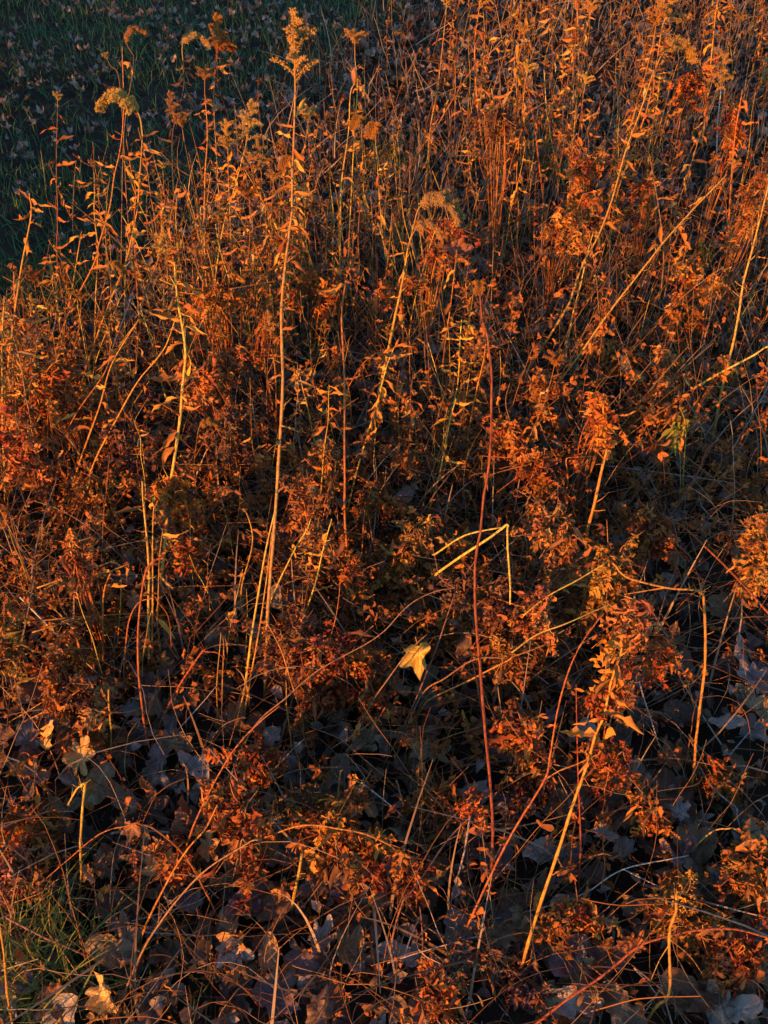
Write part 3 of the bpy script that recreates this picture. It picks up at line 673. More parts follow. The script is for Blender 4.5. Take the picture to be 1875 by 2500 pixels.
plant('long reddish stem sweeping up from the bottom edge with a side branch', [(930, 2160), (986, 2042), (1013, 1992), (1053, 1906), (1106, 1799), (1173, 1686), (1186, 1640), (1213, 1506), (1239, 1423), (1276, 1356), (1306, 1326)], 12, RUST, .5, cat='stalk', name='bare_stalk',
      branches=[([(1173, 1686), (1210, 1670), (1249, 1659), (1300, 1640)], .6)])
plant('arching tan stem spanning the lower middle from left to right', [(400, 1850), (447, 1799), (490, 1719), (507, 1659), (553, 1566), (620, 1506), (696, 1443), (820, 1370), (886, 1306), (936, 1280), (983, 1271)], 9, BRN, .8, cat='stalk', name='arching_stalk',
      branches=[([(983, 1271), (950, 1252), (938, 1210), (930, 1173)], .6)])
plant('long rusty stem running beside the arching one at lower left', [(367, 1929), (400, 1839), (430, 1760), (483, 1659), (545, 1570), (600, 1525)], 11, RUST, .5, cat='stalk', name='bare_stalk')
plant('curved stem from the bottom edge crossing the tuft of green grass', [(236, 2215), (283, 2109), (333, 2016), (433, 1892), (533, 1826), (560, 1812)], 11, BRN, .25, cat='stalk', name='bare_stalk')
plant('rusty stem parallel to the curved one, its cut foot showing yellow', [(293, 2069), (310, 2009), (350, 1926), (400, 1839), (440, 1790), (470, 1740)], 11, RUST, .25, cat='stalk', name='bare_stalk')
plant('thick brown stem cut by the lower left corner', [(30, 2230), (27, 2206), (13, 2109), (0, 2019), (-8, 1960)], 14, ORG, .2, cat='stalk', name='bare_stalk')
plant('brown stem bowed into a wide arch over fallen leaves at lower left', [(467, 2005), (457, 1959), (427, 1892), (383, 1832), (333, 1792), (293, 1776), (233, 1792), (167, 1836), (80, 1916)], 9, ORG, .1, cat='stalk', name='arching_stalk')
plant('yellow stub with a snapped top standing at lower left', [(168, 1935), (172, 1876), (177, 1792), (183, 1692), (165, 1705), (147, 1739)], 11, GOLD, .15, cat='stalk', name='broken_stub', taper=.7)
plant('short bright yellow stub with a broken tip in the leaves left of centre', [(237, 1642), (238, 1573), (235, 1490)], 9, GOLD, .1, cat='stalk', name='broken_stub', taper=.8)
plant('yellow stub leaning beside the purplish maple leaf', [(622, 1996), (636, 1926), (650, 1846)], 14, GOLD, .1, cat='stalk', name='broken_stub', taper=.8)
plant('pale stub rising above two bright leaves in the lower middle', [(718, 1775), (723, 1756), (733, 1666)], 9, YEL, .1, cat='stalk', name='broken_stub', taper=.8)
plant('kinked yellow stem near the lower right corner with a knobbed tip', [(1390, 2215), (1420, 2172), (1446, 2139), (1446, 2026), (1455, 1970), (1463, 1929)], 13, GOLD, .25, cat='stalk', name='bent_stalk', taper=.9,
      branches=[([(1446, 2040), (1425, 2080), (1405, 2130)], .4), ([(1448, 2030), (1490, 2070), (1520, 2120)], .35)])
# left foreground stems
for p, w, c, k, lb, nl in [
    ([(320, 1445), (322, 1306), (320, 1223), (310, 1106), (303, 1040)], 13, YEL, .35, 'straight yellow stem in the tight cluster at left', 4),
    ([(325, 1440), (330, 1300), (330, 1140), (335, 1060)], 10, GOLD, .35, 'golden stem in the tight cluster at left, beside the yellow one', 5),
    ([(345, 1440), (347, 1395), (340, 1340), (345, 1240), (352, 1140)], 9, GOLD, .3, 'thin outer stem of the tight cluster at left', 6),
    ([(335, 1645), (333, 1640), (315, 1583), (303, 1490), (298, 1406), (300, 1340), (310, 1266), (322, 1225), (333, 1209), (353, 1206)], 11, RUST, .25, 'rust-red stem hooked over at the top below the left cluster', 0),
    ([(262, 1500), (272, 1400), (280, 1340), (300, 1300), (335, 1290), (362, 1330), (370, 1400)], 7, RUST, .2, 'thin looping rusty stem at the foot of the left cluster', 0),
    ([(202, 1450), (195, 1356), (190, 1233), (175, 1170)], 10, RUST, .3, 'rusty stem with a crumpled tuft on top, lower left', 0),
    ([(222, 1450), (222, 1390), (223, 1290), (240, 1239), (262, 1225), (280, 1220)], 10, RUST, .3, 'stem with its brushy tip nodding right, lower left', 6),
    ([(249, 1410), (257, 1340), (260, 1293), (262, 1250)], 7, GOLD, .3, 'short thin golden stem behind the nodding brush', 0),
    ([(327, 1590), (380, 1495), (437, 1406), (467, 1410), (490, 1425)], 10, RUST, .3, 'stem folded flat at the top between the left cluster and tallest goldenrod', 0),
    ([(470, 1578), (470, 1470), (477, 1366)], 7, GOLD, .2, 'upright stub with a clean cut, taller of a close pair', 0),
    ([(477, 1572), (479, 1470), (482, 1376), (492, 1410)], 6, GOLD, .2, 'stub with a bent tip, thinner of a close pair', 0),
    ([(530, 1365), (527, 1356), (520, 1273), (545, 1173), (537, 1116), (525, 1100)], 9, GOLD, .3, 'crooked golden stem with knees left of the tallest goldenrod', 2),
    ([(400, 1220), (413, 1140), (418, 1105), (415, 1090), (405, 1110)], 8, ORG, .3, 'short stem with a curled leaf right of the stout left stem', 5),
    ([(135, 1130), (165, 1025), (213, 886), (240, 790), (300, 690)], 10, ORG, .35, 'long orange stem leaning right at the left side of the thicket', 4),
    ([(148, 1150), (187, 1036), (230, 946), (290, 840), (350, 760), (385, 680)], 10, ORG, .4, 'second leaning orange stem just right of the long one', 4),
    ([(90, 1130), (110, 1010), (160, 900), (230, 800), (240, 740)], 8, ORG, .4, 'dark speckled stem leaning behind the left edge cluster', 8),
    ([(60, 980), (85, 850), (110, 790), (160, 770), (185, 775)], 8, ORG, .4, 'stem bending to the right with a wavy tip, far left', 0),
    ([(663, 1614), (650, 1546), (623, 1456), (603, 1396), (576, 1346)], 10, RUST, .2, 'curved rusty stem leaning left under the tallest goldenrod', 0),
    ([(632, 1658), (625, 1573), (620, 1506), (618, 1470)], 7, ORG, .2, 'thin upright stem under the arching tan one', 0),
    ([(768, 1300), (782, 1180), (790, 1100)], 9, ORG, .3, 'short orange stem pair right of the straight rusty one', 0),
    ([(615, 1420), (640, 1370), (680, 1260), (700, 1180), (718, 1120)], 9, YEL, .35, 'yellow-green slanting stem with tiny leaves in front of the tangle', 8),
    ([(553, 1420), (580, 1310), (625, 1215), (660, 1150), (672, 1120)], 9, YEL, .3, 'thin yellow stem slanting right across the tallest goldenrod', 2),
    ([(690, 1560), (705, 1420), (725, 1330), (736, 1240)], 6, ORG, .3, 'thin speckled stem rising through the brown tangle', 0),
    ([(925, 740), (938, 790), (955, 860), (962, 900)][::-1], 6, YEL, .2, 'bare yellow twig tilted left over the dark gap at centre', 0),
    ([(770, 950), (752, 860), (762, 820), (785, 785), (818, 758)], 7, ORG, .3, 'curved twig forking from the straight rusty stem', 0),
    ([(960, 990), (975, 900), (990, 830), (995, 740), (1000, 690)], 8, YEL, .35, 'golden leafy shoot at centre right with small pointed leaves', 20),
    ([(1000, 1010), (1018, 900), (1040, 800), (1050, 730)], 8, ORG, .35, 'leafy orange shoot beside the dark red cane', 22),
    ([(920, 1120), (950, 1010), (968, 930), (985, 860)], 9, YEL, .35, 'pale golden stem leaning right in the central gap', 10),
    ([(665, 1180), (690, 1080), (700, 960), (710, 880), (712, 830)], 7, GOLD, .3, 'thin stem between tallest goldenrod and straight rusty one, leaves curling', 12),
    ([(645, 960), (650, 900), (638, 820), (635, 790)], 7, GOLD, .3, 'short thin stem close behind the tallest goldenrod', 6),
    ([(700, 1060), (670, 900), (650, 820), (648, 790)], 7, GOLD, .3, 'diagonal thin stem behind the tallest goldenrod, leaning left', 4),
    ([(683, 780), (693, 710), (708, 640), (724, 560)], 8, YEL, .35, 'clean yellow stem slanting in the stand behind the rusty stem', 2),
    ([(955, 900), (962, 760), (975, 640), (985, 540)], 7, ORG, .3, 'slim pinkish stem right of the drooping pale head', 6),
    ([(1022, 860), (1012, 700), (1003, 600)], 7, ORG, .3, 'slim stem before the dark hollow, a few leaves at its top', 8),
]:
    plant(lb, p, w, c, k, None, leaves=LV(nl, .35, 1, .05, LORG) if nl else None, cat='stalk' if nl < 5 else 'weed', name='bare_stalk' if nl < 5 else 'dry_weed')

# ------------------------------------------------------------------ stalks lying over the litter
for p, w, c, z, lb in [
    ([(80, 1270), (165, 1240), (248, 1211)], 8, YEL, (.16, .2), 'pale straw tilted across the stems at lower left'),
    ([(50, 1345), (180, 1333), (317, 1325)], 7, GOLD, (.1, .12), 'long level straw below the tilted pale one'),
    ([(70, 1366), (140, 1345), (207, 1326)], 6, GOLD, (.1, .14), 'short straw crossing just under the long level one'),
    ([(43, 1290), (135, 1385), (230, 1476)], 7, PALE, (.16, .04), 'thin stalk slanting down to the right through the left litter'),
    ([(940, 1243), (953, 1233), (1020, 1186), (1096, 1133), (1099, 1200), (1101, 1306)], 12, YEL, (.22, .26, .33, .38, .34, .26), 'bright yellow stalk folded to a point right of centre'),
    ([(935, 1198), (943, 1194), (986, 1166), (1030, 1150), (1083, 1140)], 9, YEL, (.26, .28, .32, .35, .37), 'curved yellow stalk meeting the folded one right of centre'),
    ([(1500, 838), (1513, 830), (1573, 796), (1629, 766), (1656, 750), (1690, 738)], 11, YEL, (.2, .24, .3, .34, .36, .38), 'thick yellow stalk slanting up to the right edge'),
    ([(1130, 1330), (1180, 1290), (1245, 1255), (1310, 1215)], 8, YEL, (.26, .28, .3, .32), 'yellow stalk lying on the large orange clump'),
    ([(1105, 1410), (1160, 1370), (1240, 1340), (1325, 1305)], 8, YEL, (.26, .28, .3, .3), 'yellow stalk crossing the thick broken stem low'),
    ([(0, 1583), (90, 1540), (187, 1480)], 8, RUST, (.04, .12), 'rusty stalk of a slanting bundle at the left edge, upper'),
    ([(50, 1615), (130, 1545), (213, 1460)], 7, RUST, (.04, .12), 'rusty stalk of the slanting bundle, lower and longer'),
    ([(20, 1560), (100, 1510), (180, 1445)], 6, ORG, (.05, .12), 'thinnest stalk of the slanting bundle at left'),
    ([(756, 1650), (783, 1556), (836, 1473), (876, 1416), (920, 1370)], 7, BRN, (.02, .1, .2, .25, .28), 'thin brown stalk slanting past the bright maple leaf'),
    ([(770, 1600), (783, 1560), (816, 1550), (831, 1528)], 9, RUST, (.03, .1, .14, .17), 'short curved twig with a raised orange tip, lower middle'),
    ([(826, 1660), (873, 1566), (920, 1456), (953, 1373), (983, 1280)], 9, BRN, (.02, .07, .15, .22, .28), 'tan stalk leaning behind the bright maple leaf'),
    ([(850, 1650), (906, 1506), (960, 1465), (1026, 1423), (1100, 1420)], 9, BRN, (.02, .1, .15, .2, .2), 'brown stalk rising right towards the dark red cane, upper of two'),
    ([(895, 1560), (910, 1530), (930, 1508), (1020, 1466), (1106, 1423), (1180, 1390)], 9, RUST, (.02, .05, .08, .14, .2, .2), 'brown stalk rising right towards the dark red cane, lower of two'),
    ([(1016, 1762), (996, 1859), (966, 1982)], 10, GREY, (.16, .1, .02), 'flat grey stalk lying left of the dark red cane'),
    ([(833, 2115), (853, 2009), (873, 1942), (910, 1899), (970, 1809), (1030, 1749)], 10, BRN, (.03, .1, .14, .14, .14, .16), 'brown stalk bending right at bottom centre'),
    ([(806, 2220), (853, 2122), (886, 2026), (906, 1982)], 9, GREY, (.04, .06, .1, .1), 'grey stalk slanting up from the bottom edge at centre'),
    ([(1003, 2210), (1030, 2076), (1035, 2022), (953, 2046), (886, 2066), (840, 2080)], 9, GREY, (.03, .1, .14, .12, .1, .08), 'grey stalk snapped into an acute angle near the bottom edge'),
    ([(900, 2165), (911, 2059), (906, 1959)], 10, BRN, (.02, .08, .14), 'thick brown upright stalk at bottom centre'),
    ([(1140, 2225), (1239, 2152), (1323, 2089), (1393, 2036), (1473, 2019), (1573, 2009), (1656, 2026), (1700, 2040)], 13, RUST, (.05, .09, .12, .15, .16, .17, .16, .15), 'long rusty stalk sweeping across the lower right corner'),
    ([(1050, 1990), (1106, 1976), (1206, 1949), (1273, 1926), (1349, 1879), (1483, 1846)], 8, PALE, (.03, .04, .05, .06, .08, .09), 'pale whitish straw lying across the litter at lower right'),
    ([(1349, 1879), (1400, 1905), (1445, 1930)], 6, GREY, (.08, .09, .1), 'short grey straw forking from the whitish one'),
    ([(1500, 1640), (1513, 1659), (1539, 1702), (1589, 1749), (1603, 1802)], 8, GREY, (.05, .06, .08, .08, .04), 'wavy grey stalk over the shaded leaves at right'),
    ([(1500, 1830), (1539, 1796), (1583, 1789), (1656, 1822), (1690, 1850)], 7, YEL, (.08, .13, .15, .14, .1), 'low yellow arch at the right edge above shaded leaves'),
    ([(1680, 1345), (1656, 1323), (1606, 1266), (1539, 1196), (1473, 1136), (1423, 1106)], 12, RUST, (.22, .22, .22, .2, .18, .16), 'thick orange stalk slanting in from the right edge'),
    ([(1380, 1470), (1386, 1489), (1410, 1560), (1433, 1640)], 8, GREY, (.2, .18, .1, .02), 'grey leaning stalk in the shaded right litter'),
    ([(1406, 1316), (1456, 1406), (1490, 1490), (1506, 1545)], 9, BRN, (.22, .18, .1, .03), 'brown stalk leaning against the folded orange stem'),
    ([(1440, 1110), (1456, 1093), (1499, 1036), (1526, 973), (1553, 950)], 11, RUST, (.05, .06, .1, .12, .1), 'forked reddish stalk lying below the bare yellow stem'),
    ([(1579, 976), (1613, 920), (1656, 843), (1670, 815)], 8, GREY, (.04, .06, .1, .12), 'straight grey stalk near the right edge'),
    ([(1309, 1030), (1373, 983), (1439, 946), (1500, 905)], 8, RUST, (.06, .1, .12, .12), 'reddish stalk slanting up past the drooping green sprig'),
    ([(1106, 866), (1173, 820), (1239, 805), (1279, 820), (1290, 840)], 8, RUST, (.06, .14, .16, .12, .08), 'arched rusty stalk at mid right'),
    ([(13, 1982), (117, 2032), (233, 2092), (260, 2104)], 12, BRN, (.12, .1, .05, .03), 'thick brown stalk lying over the green grass tuft'),
    ([(260, 1924), (327, 1976), (400, 2072)], 8, GOLD, (.06, .06, .02), 'yellowish straw slanting down at lower left'),
    ([(273, 2011), (350, 2015), (423, 2019)], 7, PALE, (.05, .05), 'short level straw with a knobbed end'),
    ([(308, 1827), (360, 1855), (413, 1889), (440, 1905)], 8, GOLD, (.08, .08), 'yellow straw tucked under the brown arch'),
    ([(222, 2028), (245, 1975), (268, 1935)], 7, ORG, (.02, .08), 'short orange twig beside the yellowish straw'),
    ([(285, 1990), (360, 1970), (420, 1952), (455, 1930)], 7, PALE, (.04, .05), 'pale straw crossing under the brown arch'),
    ([(30, 1950), (90, 1925), (127, 1899)], 5, RUST, (.08, .12), 'hair-thin rusty straw at the left edge'),
    ([(553, 1816), (653, 1782), (753, 1792), (820, 1816), (860, 1842), (868, 1866), (865, 1915)], 8, RUST, (.14, .19, .2, .18, .15, .1, .02), 'low arched stalk carrying the rusty tangle over the purplish leaf'),
    ([(560, 1700), (640, 1665), (735, 1657)], 8, BRN, (.12, .14), 'smooth brown stalk above the pale stub'),
    ([(780, 1690), (850, 1745), (900, 1795)], 8, PALE, (.1, .06), 'pale mottled stalk slanting right, lower middle'),
    ([(330, 1640), (400, 1560), (467, 1480)], 6, PALE, (.02, .08), 'pale thin straw at the foot of the folded stem'),
    ([(1560, 1650), (1620, 1580), (1656, 1540)], 8, GREY, (.03, .06), 'grey stalk over curled leaves at the right edge'),
    ([(1380, 2205), (1420, 2150), (1370, 2090), (1440, 2150), (1480, 2205)], 5, PALE, (.02, .03, .05, .03, .02), 'whitish broken straw by the kinked yellow stem'),
    ([(1180, 2010), (1240, 2060), (1320, 2120), (1385, 2200)], 6, BRN, (.04, .05, .05, .03), 'thin tan straw curving under the long rusty stalk'),
    ([(240, 760), (280, 650), (330, 700), (420, 720)], 6, PALE, (.1, .12, .1, .08), 'pale bent straw behind the left stems'),
    ([(1106, 985), (1180, 945), (1240, 940)], 6, GREY, (.05, .05), 'short grey straw beside a tuft of pale fibres'),
    ([(1500, 1110), (1570, 1130), (1656, 1145)], 7, BRN, (.06, .07), 'level brown stalk at the right edge over grey leaves'),
    ([(1300, 1005), (1380, 1015), (1500, 1030), (1640, 1050)], 6, GREY, (.05, .06, .07, .06), 'long thin level stalk under the drooping green sprig'),
]:
    straw(lb, p, w, c, z)

# ------------------------------------------------------------------ rusty crumpled clumps (dried cut-leaved weeds)
def clump(label, cx, cy, hw, hh, z, n, col=LRUST, size=.06, group=None, thick=.85, foot=None, nb=4, lib=None):
    """crumpled leaves round a centre seen at (cx, cy) and standing z above the ground, on thin arching branches"""
    c = at_z(cx, cy, z); dd = depth(c); sx = hw * 1.1302 / FPX * dd; sz = hh * 1.1302 / FPX * dd
    foot = foot or (c.x + R.uniform(-.5, .5) * sx, c.y + R.uniform(-.02, .05)); base = Vector((foot[0], foot[1], 0))
    root = bpy.data.objects.new('crumpled_weed', None); COL.objects.link(root); root.location = base; root.empty_display_size = .05
    tag(root, label, 'weed', group)
    nb = max(4, n // 5); left = n; size *= R.uniform(.8, 1.22); hv = R.uniform(.72, 1.12); col = (col[0] * hv, col[1] * hv * R.uniform(.88, 1.22), col[2] * hv * R.uniform(.9, 1.8))
    for i in range(nb):
        while True:
            q = Vector((R.uniform(-1, 1), R.uniform(-1, 1), R.uniform(-1, 1)))
            if q.length < 1: break
        q *= R.choice((.9, 1.3, 1.8, 2.3)); tip = c + Vector((q.x * sx, q.y * sx * thick + q.z * sz * .45, q.z * sz)); tip.z = max(.03, tip.z)
        top = c.lerp(tip, R.uniform(.2, .6)) + Vector((0, 0, sz * R.uniform(.2, .6)))
        C = wob(catmull([Vector((base.x + R.uniform(-.01, .01), base.y, -.01)), base.lerp(top, .55) + Vector((R.uniform(-.02, .02), R.uniform(-.02, .02), .12 * z)), top, tip], 5), .002)
        v, f = [], []; tube(v, f, [p - base for p in C], .0017, .0007, 5, .1)
        link('branch', new_mesh('branch', v, f, M_STEM), root, None, jitter(RUST if i % 2 else BRN, .15))
        for k_ in range(max(1, int(left / (nb - i) * R.uniform(.5, 1.5)))):
            left -= 1; a_ = R.uniform(.22, 1.0) * (len(C) - 1); j_ = min(int(a_), len(C) - 2)
            p = C[j_].lerp(C[j_ + 1], a_ - j_) + Vector((R.gauss(0, .008), R.gauss(0, .008), R.gauss(0, .008))); p.z = max(.015, p.z)
            link('leaf', R.choice(lib or (CUT if R.random() < .72 else LANCE)), root, leaf_matrix(p - base, R.uniform(0, 6.28), R.uniform(-1.6, .1), R.uniform(-1.2, 1.2), size * R.uniform(.55, 1.3)), jitter(col if R.random() < .78 else (.2, .088, .035), .25))
    return root
for a in [
    ('broad orange-brown crumpled tangle at the foot of the tallest goldenrod', 640, 1390, 75, 55, .16, 60),
    ('crumpled rusty tangle in the very middle, right of the broad one', 735, 1410, 70, 55, .16, 56),
    ('small crumpled tuft hanging below the middle tangle', 690, 1500, 35, 40, .10, 20),
    ('bright orange crumpled clump above the middle tangle', 690, 1150, 45, 60, .22, 36),
    ('rusty clump with a curled broad leaf beside the tallest goldenrod', 640, 1060, 35, 35, .24, 18),
    ('narrow rusty clump right of the straight rusty stem', 770, 1260, 40, 55, .16, 26),
    ('rusty clump crowned by a yellow leaf left of the yellow pair', 905, 1150, 40, 35, .18, 24),
    ('rusty clump just right of the dark red cane, at mid height', 1075, 1330, 45, 70, .20, 46),
    ('leafy orange clump left of the dark red cane', 985, 1290, 40, 45, .2, 24),
    ('large orange clump filling the space right of the cane', 1160, 1340, 60, 55, .22, 56),
    ('orange clump above the large one, touching the thick broken stem', 1210, 1160, 55, 45, .28, 44),
    ('orange clump hanging off the thick broken stem on its right', 1310, 1250, 45, 90, .24, 56),
    ('speckled rusty clump at right, half in shade', 1410, 1150, 70, 45, .20, 52),
    ('speckled clump under the folded orange stem', 1360, 1340, 50, 55, .20, 34),
    ('curled hanging clump with a ragged tail at lower right', 1410, 1430, 35, 50, .20, 20),
    ('orange clump on the right below the cane, lit from the left', 1100, 1420, 35, 50, .18, 26),
    ('drooping clump on a bent stalk left of the stout leaning stem', 1130, 1580, 50, 40, .16, 34),
    ('heavy clump behind the top of the stout leaning stem', 1310, 1640, 45, 70, .16, 50),
    ('curled clump with two hanging leaves in the shaded lower right', 1395, 1760, 40, 50, .10, 26),
    ('torn bright leaves on the stout leaning stem, a small clump', 1340, 1490, 40, 35, .24, 12),
    ('rusty clump among grey leaves below the bare yellow stem', 1210, 1250, 30, 35, .2, 14),
    ('drooping rusty clump at lower left on a thin stem', 165, 1200, 40, 45, .30, 30),
    ('hanging narrow clump under the drooping one at lower left', 165, 1390, 22, 60, .14, 18),
    ('yellow-orange clump at the left edge, mid height', 15, 1390, 30, 85, .2, 34),
    ('rusty clump spread low at left between straws', 120, 1490, 60, 50, .12, 36),
    ('rusty clump with a trailing tail beside the short bright stub', 205, 1550, 32, 60, .1, 26),
    ('low rusty mat of crumpled leaves at the left edge', 70, 1790, 75, 50, .08, 56),
    ('orange mat of crumpled leaves in the lower left corner of the weeds', 40, 1870, 50, 40, .10, 34),
    ('upright rusty clump lit along its left side at lower left', 535, 1800, 40, 90, .16, 50),
    ('rusty clump under the slanting stems left of centre', 540, 1660, 45, 60, .14, 34),
    ('long rusty tangle arched over the purplish maple leaf', 720, 1800, 110, 30, .16, 50),
    ('orange tuft between two bright leaves, lower middle', 640, 1760, 45, 45, .12, 26),
    ('thin shaded clump hanging near two straw loops, lower middle', 950, 1740, 45, 45, .12, 22),
    ('curled pair of brown leaves hanging over the flat grey stalk', 1020, 1730, 22, 30, .16, 8),
    ('small clump in shade below the arched tangle', 880, 1900, 40, 60, .08, 22),
    ('glowing rusty clump at the bottom edge, centre right', 960, 2160, 55, 40, .12, 36),
    ('speckled rusty clump by the foot of the dark red cane', 1040, 2070, 55, 55, .12, 40),
    ('upright rusty tuft under the thin red stem', 1240, 1990, 35, 50, .10, 22),
    ('shaded speckled clump behind the kinked yellow stem', 1470, 1980, 80, 60, .10, 52),
    ('rusty clump at the lower right edge, one yellow leaf', 1620, 1870, 60, 50, .14, 44),
    ('dim clump at the right edge above the corner', 1600, 2050, 60, 70, .10, 44),
    ('hanging orange bunch of leaves at the right edge, mid height', 1640, 1190, 30, 75, .26, 40),
    ('dense rusty hummock at far left under the leaning stems', 110, 860, 90, 60, .24, 70),
    ('rusty bracken-like clump at left below the hummock', 60, 1000, 55, 60, .2, 40),
    ('glowing red-brown clump behind the stout left stem', 460, 660, 75, 45, .34, 80),
    ('rusty thicket right of the stout left stem', 460, 830, 75, 85, .24, 90),
    ('dark brown clump in the shade between left stems', 280, 960, 55, 55, .2, 50),
    ('dark crumpled thicket in shadow left of the tallest goldenrod', 500, 960, 60, 90, .18, 60),
    ('rusty clump on stalks at the left cluster of stems', 370, 1080, 45, 45, .26, 30),
    ('glowing rusty clump left of the tallest goldenrod, upper', 575, 720, 32, 60, .34, 40),
    ('rusty clump low in the gap right of centre', 800, 1080, 50, 40, .16, 26),
    ('brown clump at centre right under the long leaning stem', 1170, 840, 50, 40, .24, 36),
    ('hanging clump at the top of the thick broken stem', 1285, 900, 40, 50, .32, 34),
    ('rounded rusty clump crossed by a yellow stalk at right', 1445, 795, 55, 33, .22, 44),
    ('small ball-like rusty clump behind the bare yellow stem', 1560, 810, 22, 38, .10, 20),
    ('speckled low clump between leaves at mid right', 1400, 880, 45, 40, .14, 26),
    ('wide rusty clump left of the thick broken stem', 1175, 1020, 75, 55, .2, 70),
    ('copper-coloured bracken clump at upper right', 1270, 380, 45, 70, .40, 70),
    ('copper clump beside the wavy golden stem, lower', 1220, 480, 55, 60, .32, 60),
    ('copper clump at the right edge, upper', 1620, 440, 45, 90, .40, 80),
    ('rusty clump at upper right among leafy stems', 1500, 180, 50, 45, .42, 50),
    ('brown clump near the top right corner', 1580, 300, 40, 60, .42, 44),
    ('orange clump low at right beside the green sprout', 1500, 590, 60, 45, .22, 50),
    ('brown clump in the stand behind the drooping pale head', 950, 520, 60, 50, .38, 60),
    ('dark shaded clump above the green tuft at upper right', 1080, 270, 50, 55, .5, 60),
    ('hanging brown fronds under the wide arch at lower left', 380, 1870, 70, 40, .08, 30),
    ('hanging fronds along the long rusty stem at lower left', 470, 1750, 50, 50, .12, 34),
    ('drooping fronds at the right end of the low arch', 820, 1850, 45, 40, .12, 26),
    ('low brown crumpled mat under the arching tan stem', 790, 1480, 90, 40, .06, 40),
    ('low orange tangle between centre stem and yellow pair', 860, 1230, 70, 45, .12, 40),
    ('low brown tangle left of the yellow pair, nearer the cane', 985, 1180, 60, 40, .12, 34),
    ('brown crumpled mat in shade below the drooping clump', 1140, 1700, 60, 45, .05, 30),
    ('dark brown tangle in shade below the arched rusty one', 900, 1800, 70, 45, .05, 34),
    ('dark brown crumpled mat at the bottom edge, centre right', 1130, 2120, 70, 50, .05, 36),
    ('brown crumpled heap in shade right of the folded stem', 1560, 1700, 60, 40, .05, 24),
    ('low rusty tangle behind the tight left cluster', 420, 1180, 60, 55, .14, 40),
    ('low rusty tangle under the leaning orange stems', 210, 1060, 70, 50, .14, 44),
    ('orange tangle right of the tallest goldenrod, low', 690, 1000, 55, 40, .16, 30),
    ('rusty tangle below the long leaning stem', 1080, 930, 45, 50, .18, 34),
    ('low brown tangle at mid right under rounded clump', 1330, 770, 70, 40, .12, 36),
    ('low brown tangle among open ground at right', 1500, 700, 70, 40, .12, 36),
    ('rusty knee-high tangle behind the drooping pale head, lower', 830, 640, 80, 45, .22, 50),
    ('rusty knee-high tangle left of the drooping pale head', 690, 620, 70, 45, .24, 50),
    ('brown tangle in the upper right thicket, low', 1390, 420, 50, 45, .3, 40),
]:
    lb, cx, cy, hw, hh, z, n_ = a
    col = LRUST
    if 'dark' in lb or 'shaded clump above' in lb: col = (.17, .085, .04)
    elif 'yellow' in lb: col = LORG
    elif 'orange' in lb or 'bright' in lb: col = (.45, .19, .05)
    d_ = depth(at_z(cx, cy, z))
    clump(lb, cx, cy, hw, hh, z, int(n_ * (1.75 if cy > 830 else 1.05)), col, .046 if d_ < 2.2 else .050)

# ------------------------------------------------------------------ fallen leaves that can be told apart
FCOL = {'tan': (.27, .185, .10), 'grey': (.30, .255, .215), 'brown': (.18, .10, .055), 'purple': (.17, .11, .11), 'gold': (.46, .27, .08), 'snag': (.40, .25, .045), 'rust': (.28, .125, .05), 'dark': (.10, .065, .045)}
def leaf_thing(label, x, y, size_px, kind, colr, yaw=None, tilt=(0, 0), z=.03, group=None, var=None):
    if colr == 'gold' and z < .12: z += .015
    p = at_z(x, y, z); s = size_px * 1.1302 / FPX * depth(p)
    if colr == 'snag': var = 9
    me = FALLEN[kind][var if var is not None else R.randrange(len(FALLEN[kind]))]
    yaw = R.uniform(0, 6.28) if yaw is None else yaw
    M = Matrix.Translation(p) @ Matrix.Rotation(tilt[0], 4, 'X') @ Matrix.Rotation(tilt[1], 4, 'Y') @ Matrix.Rotation(yaw, 4, 'Z') @ Matrix.Scale(s, 4)
    o = link({'maple': 'fallen_maple_leaf', 'oak': 'fallen_oak_leaf', 'oval': 'fallen_leaf'}[kind], me, None, M, jitter(FCOL[colr], .1))
    return tag(o, label, 'leaf', group)
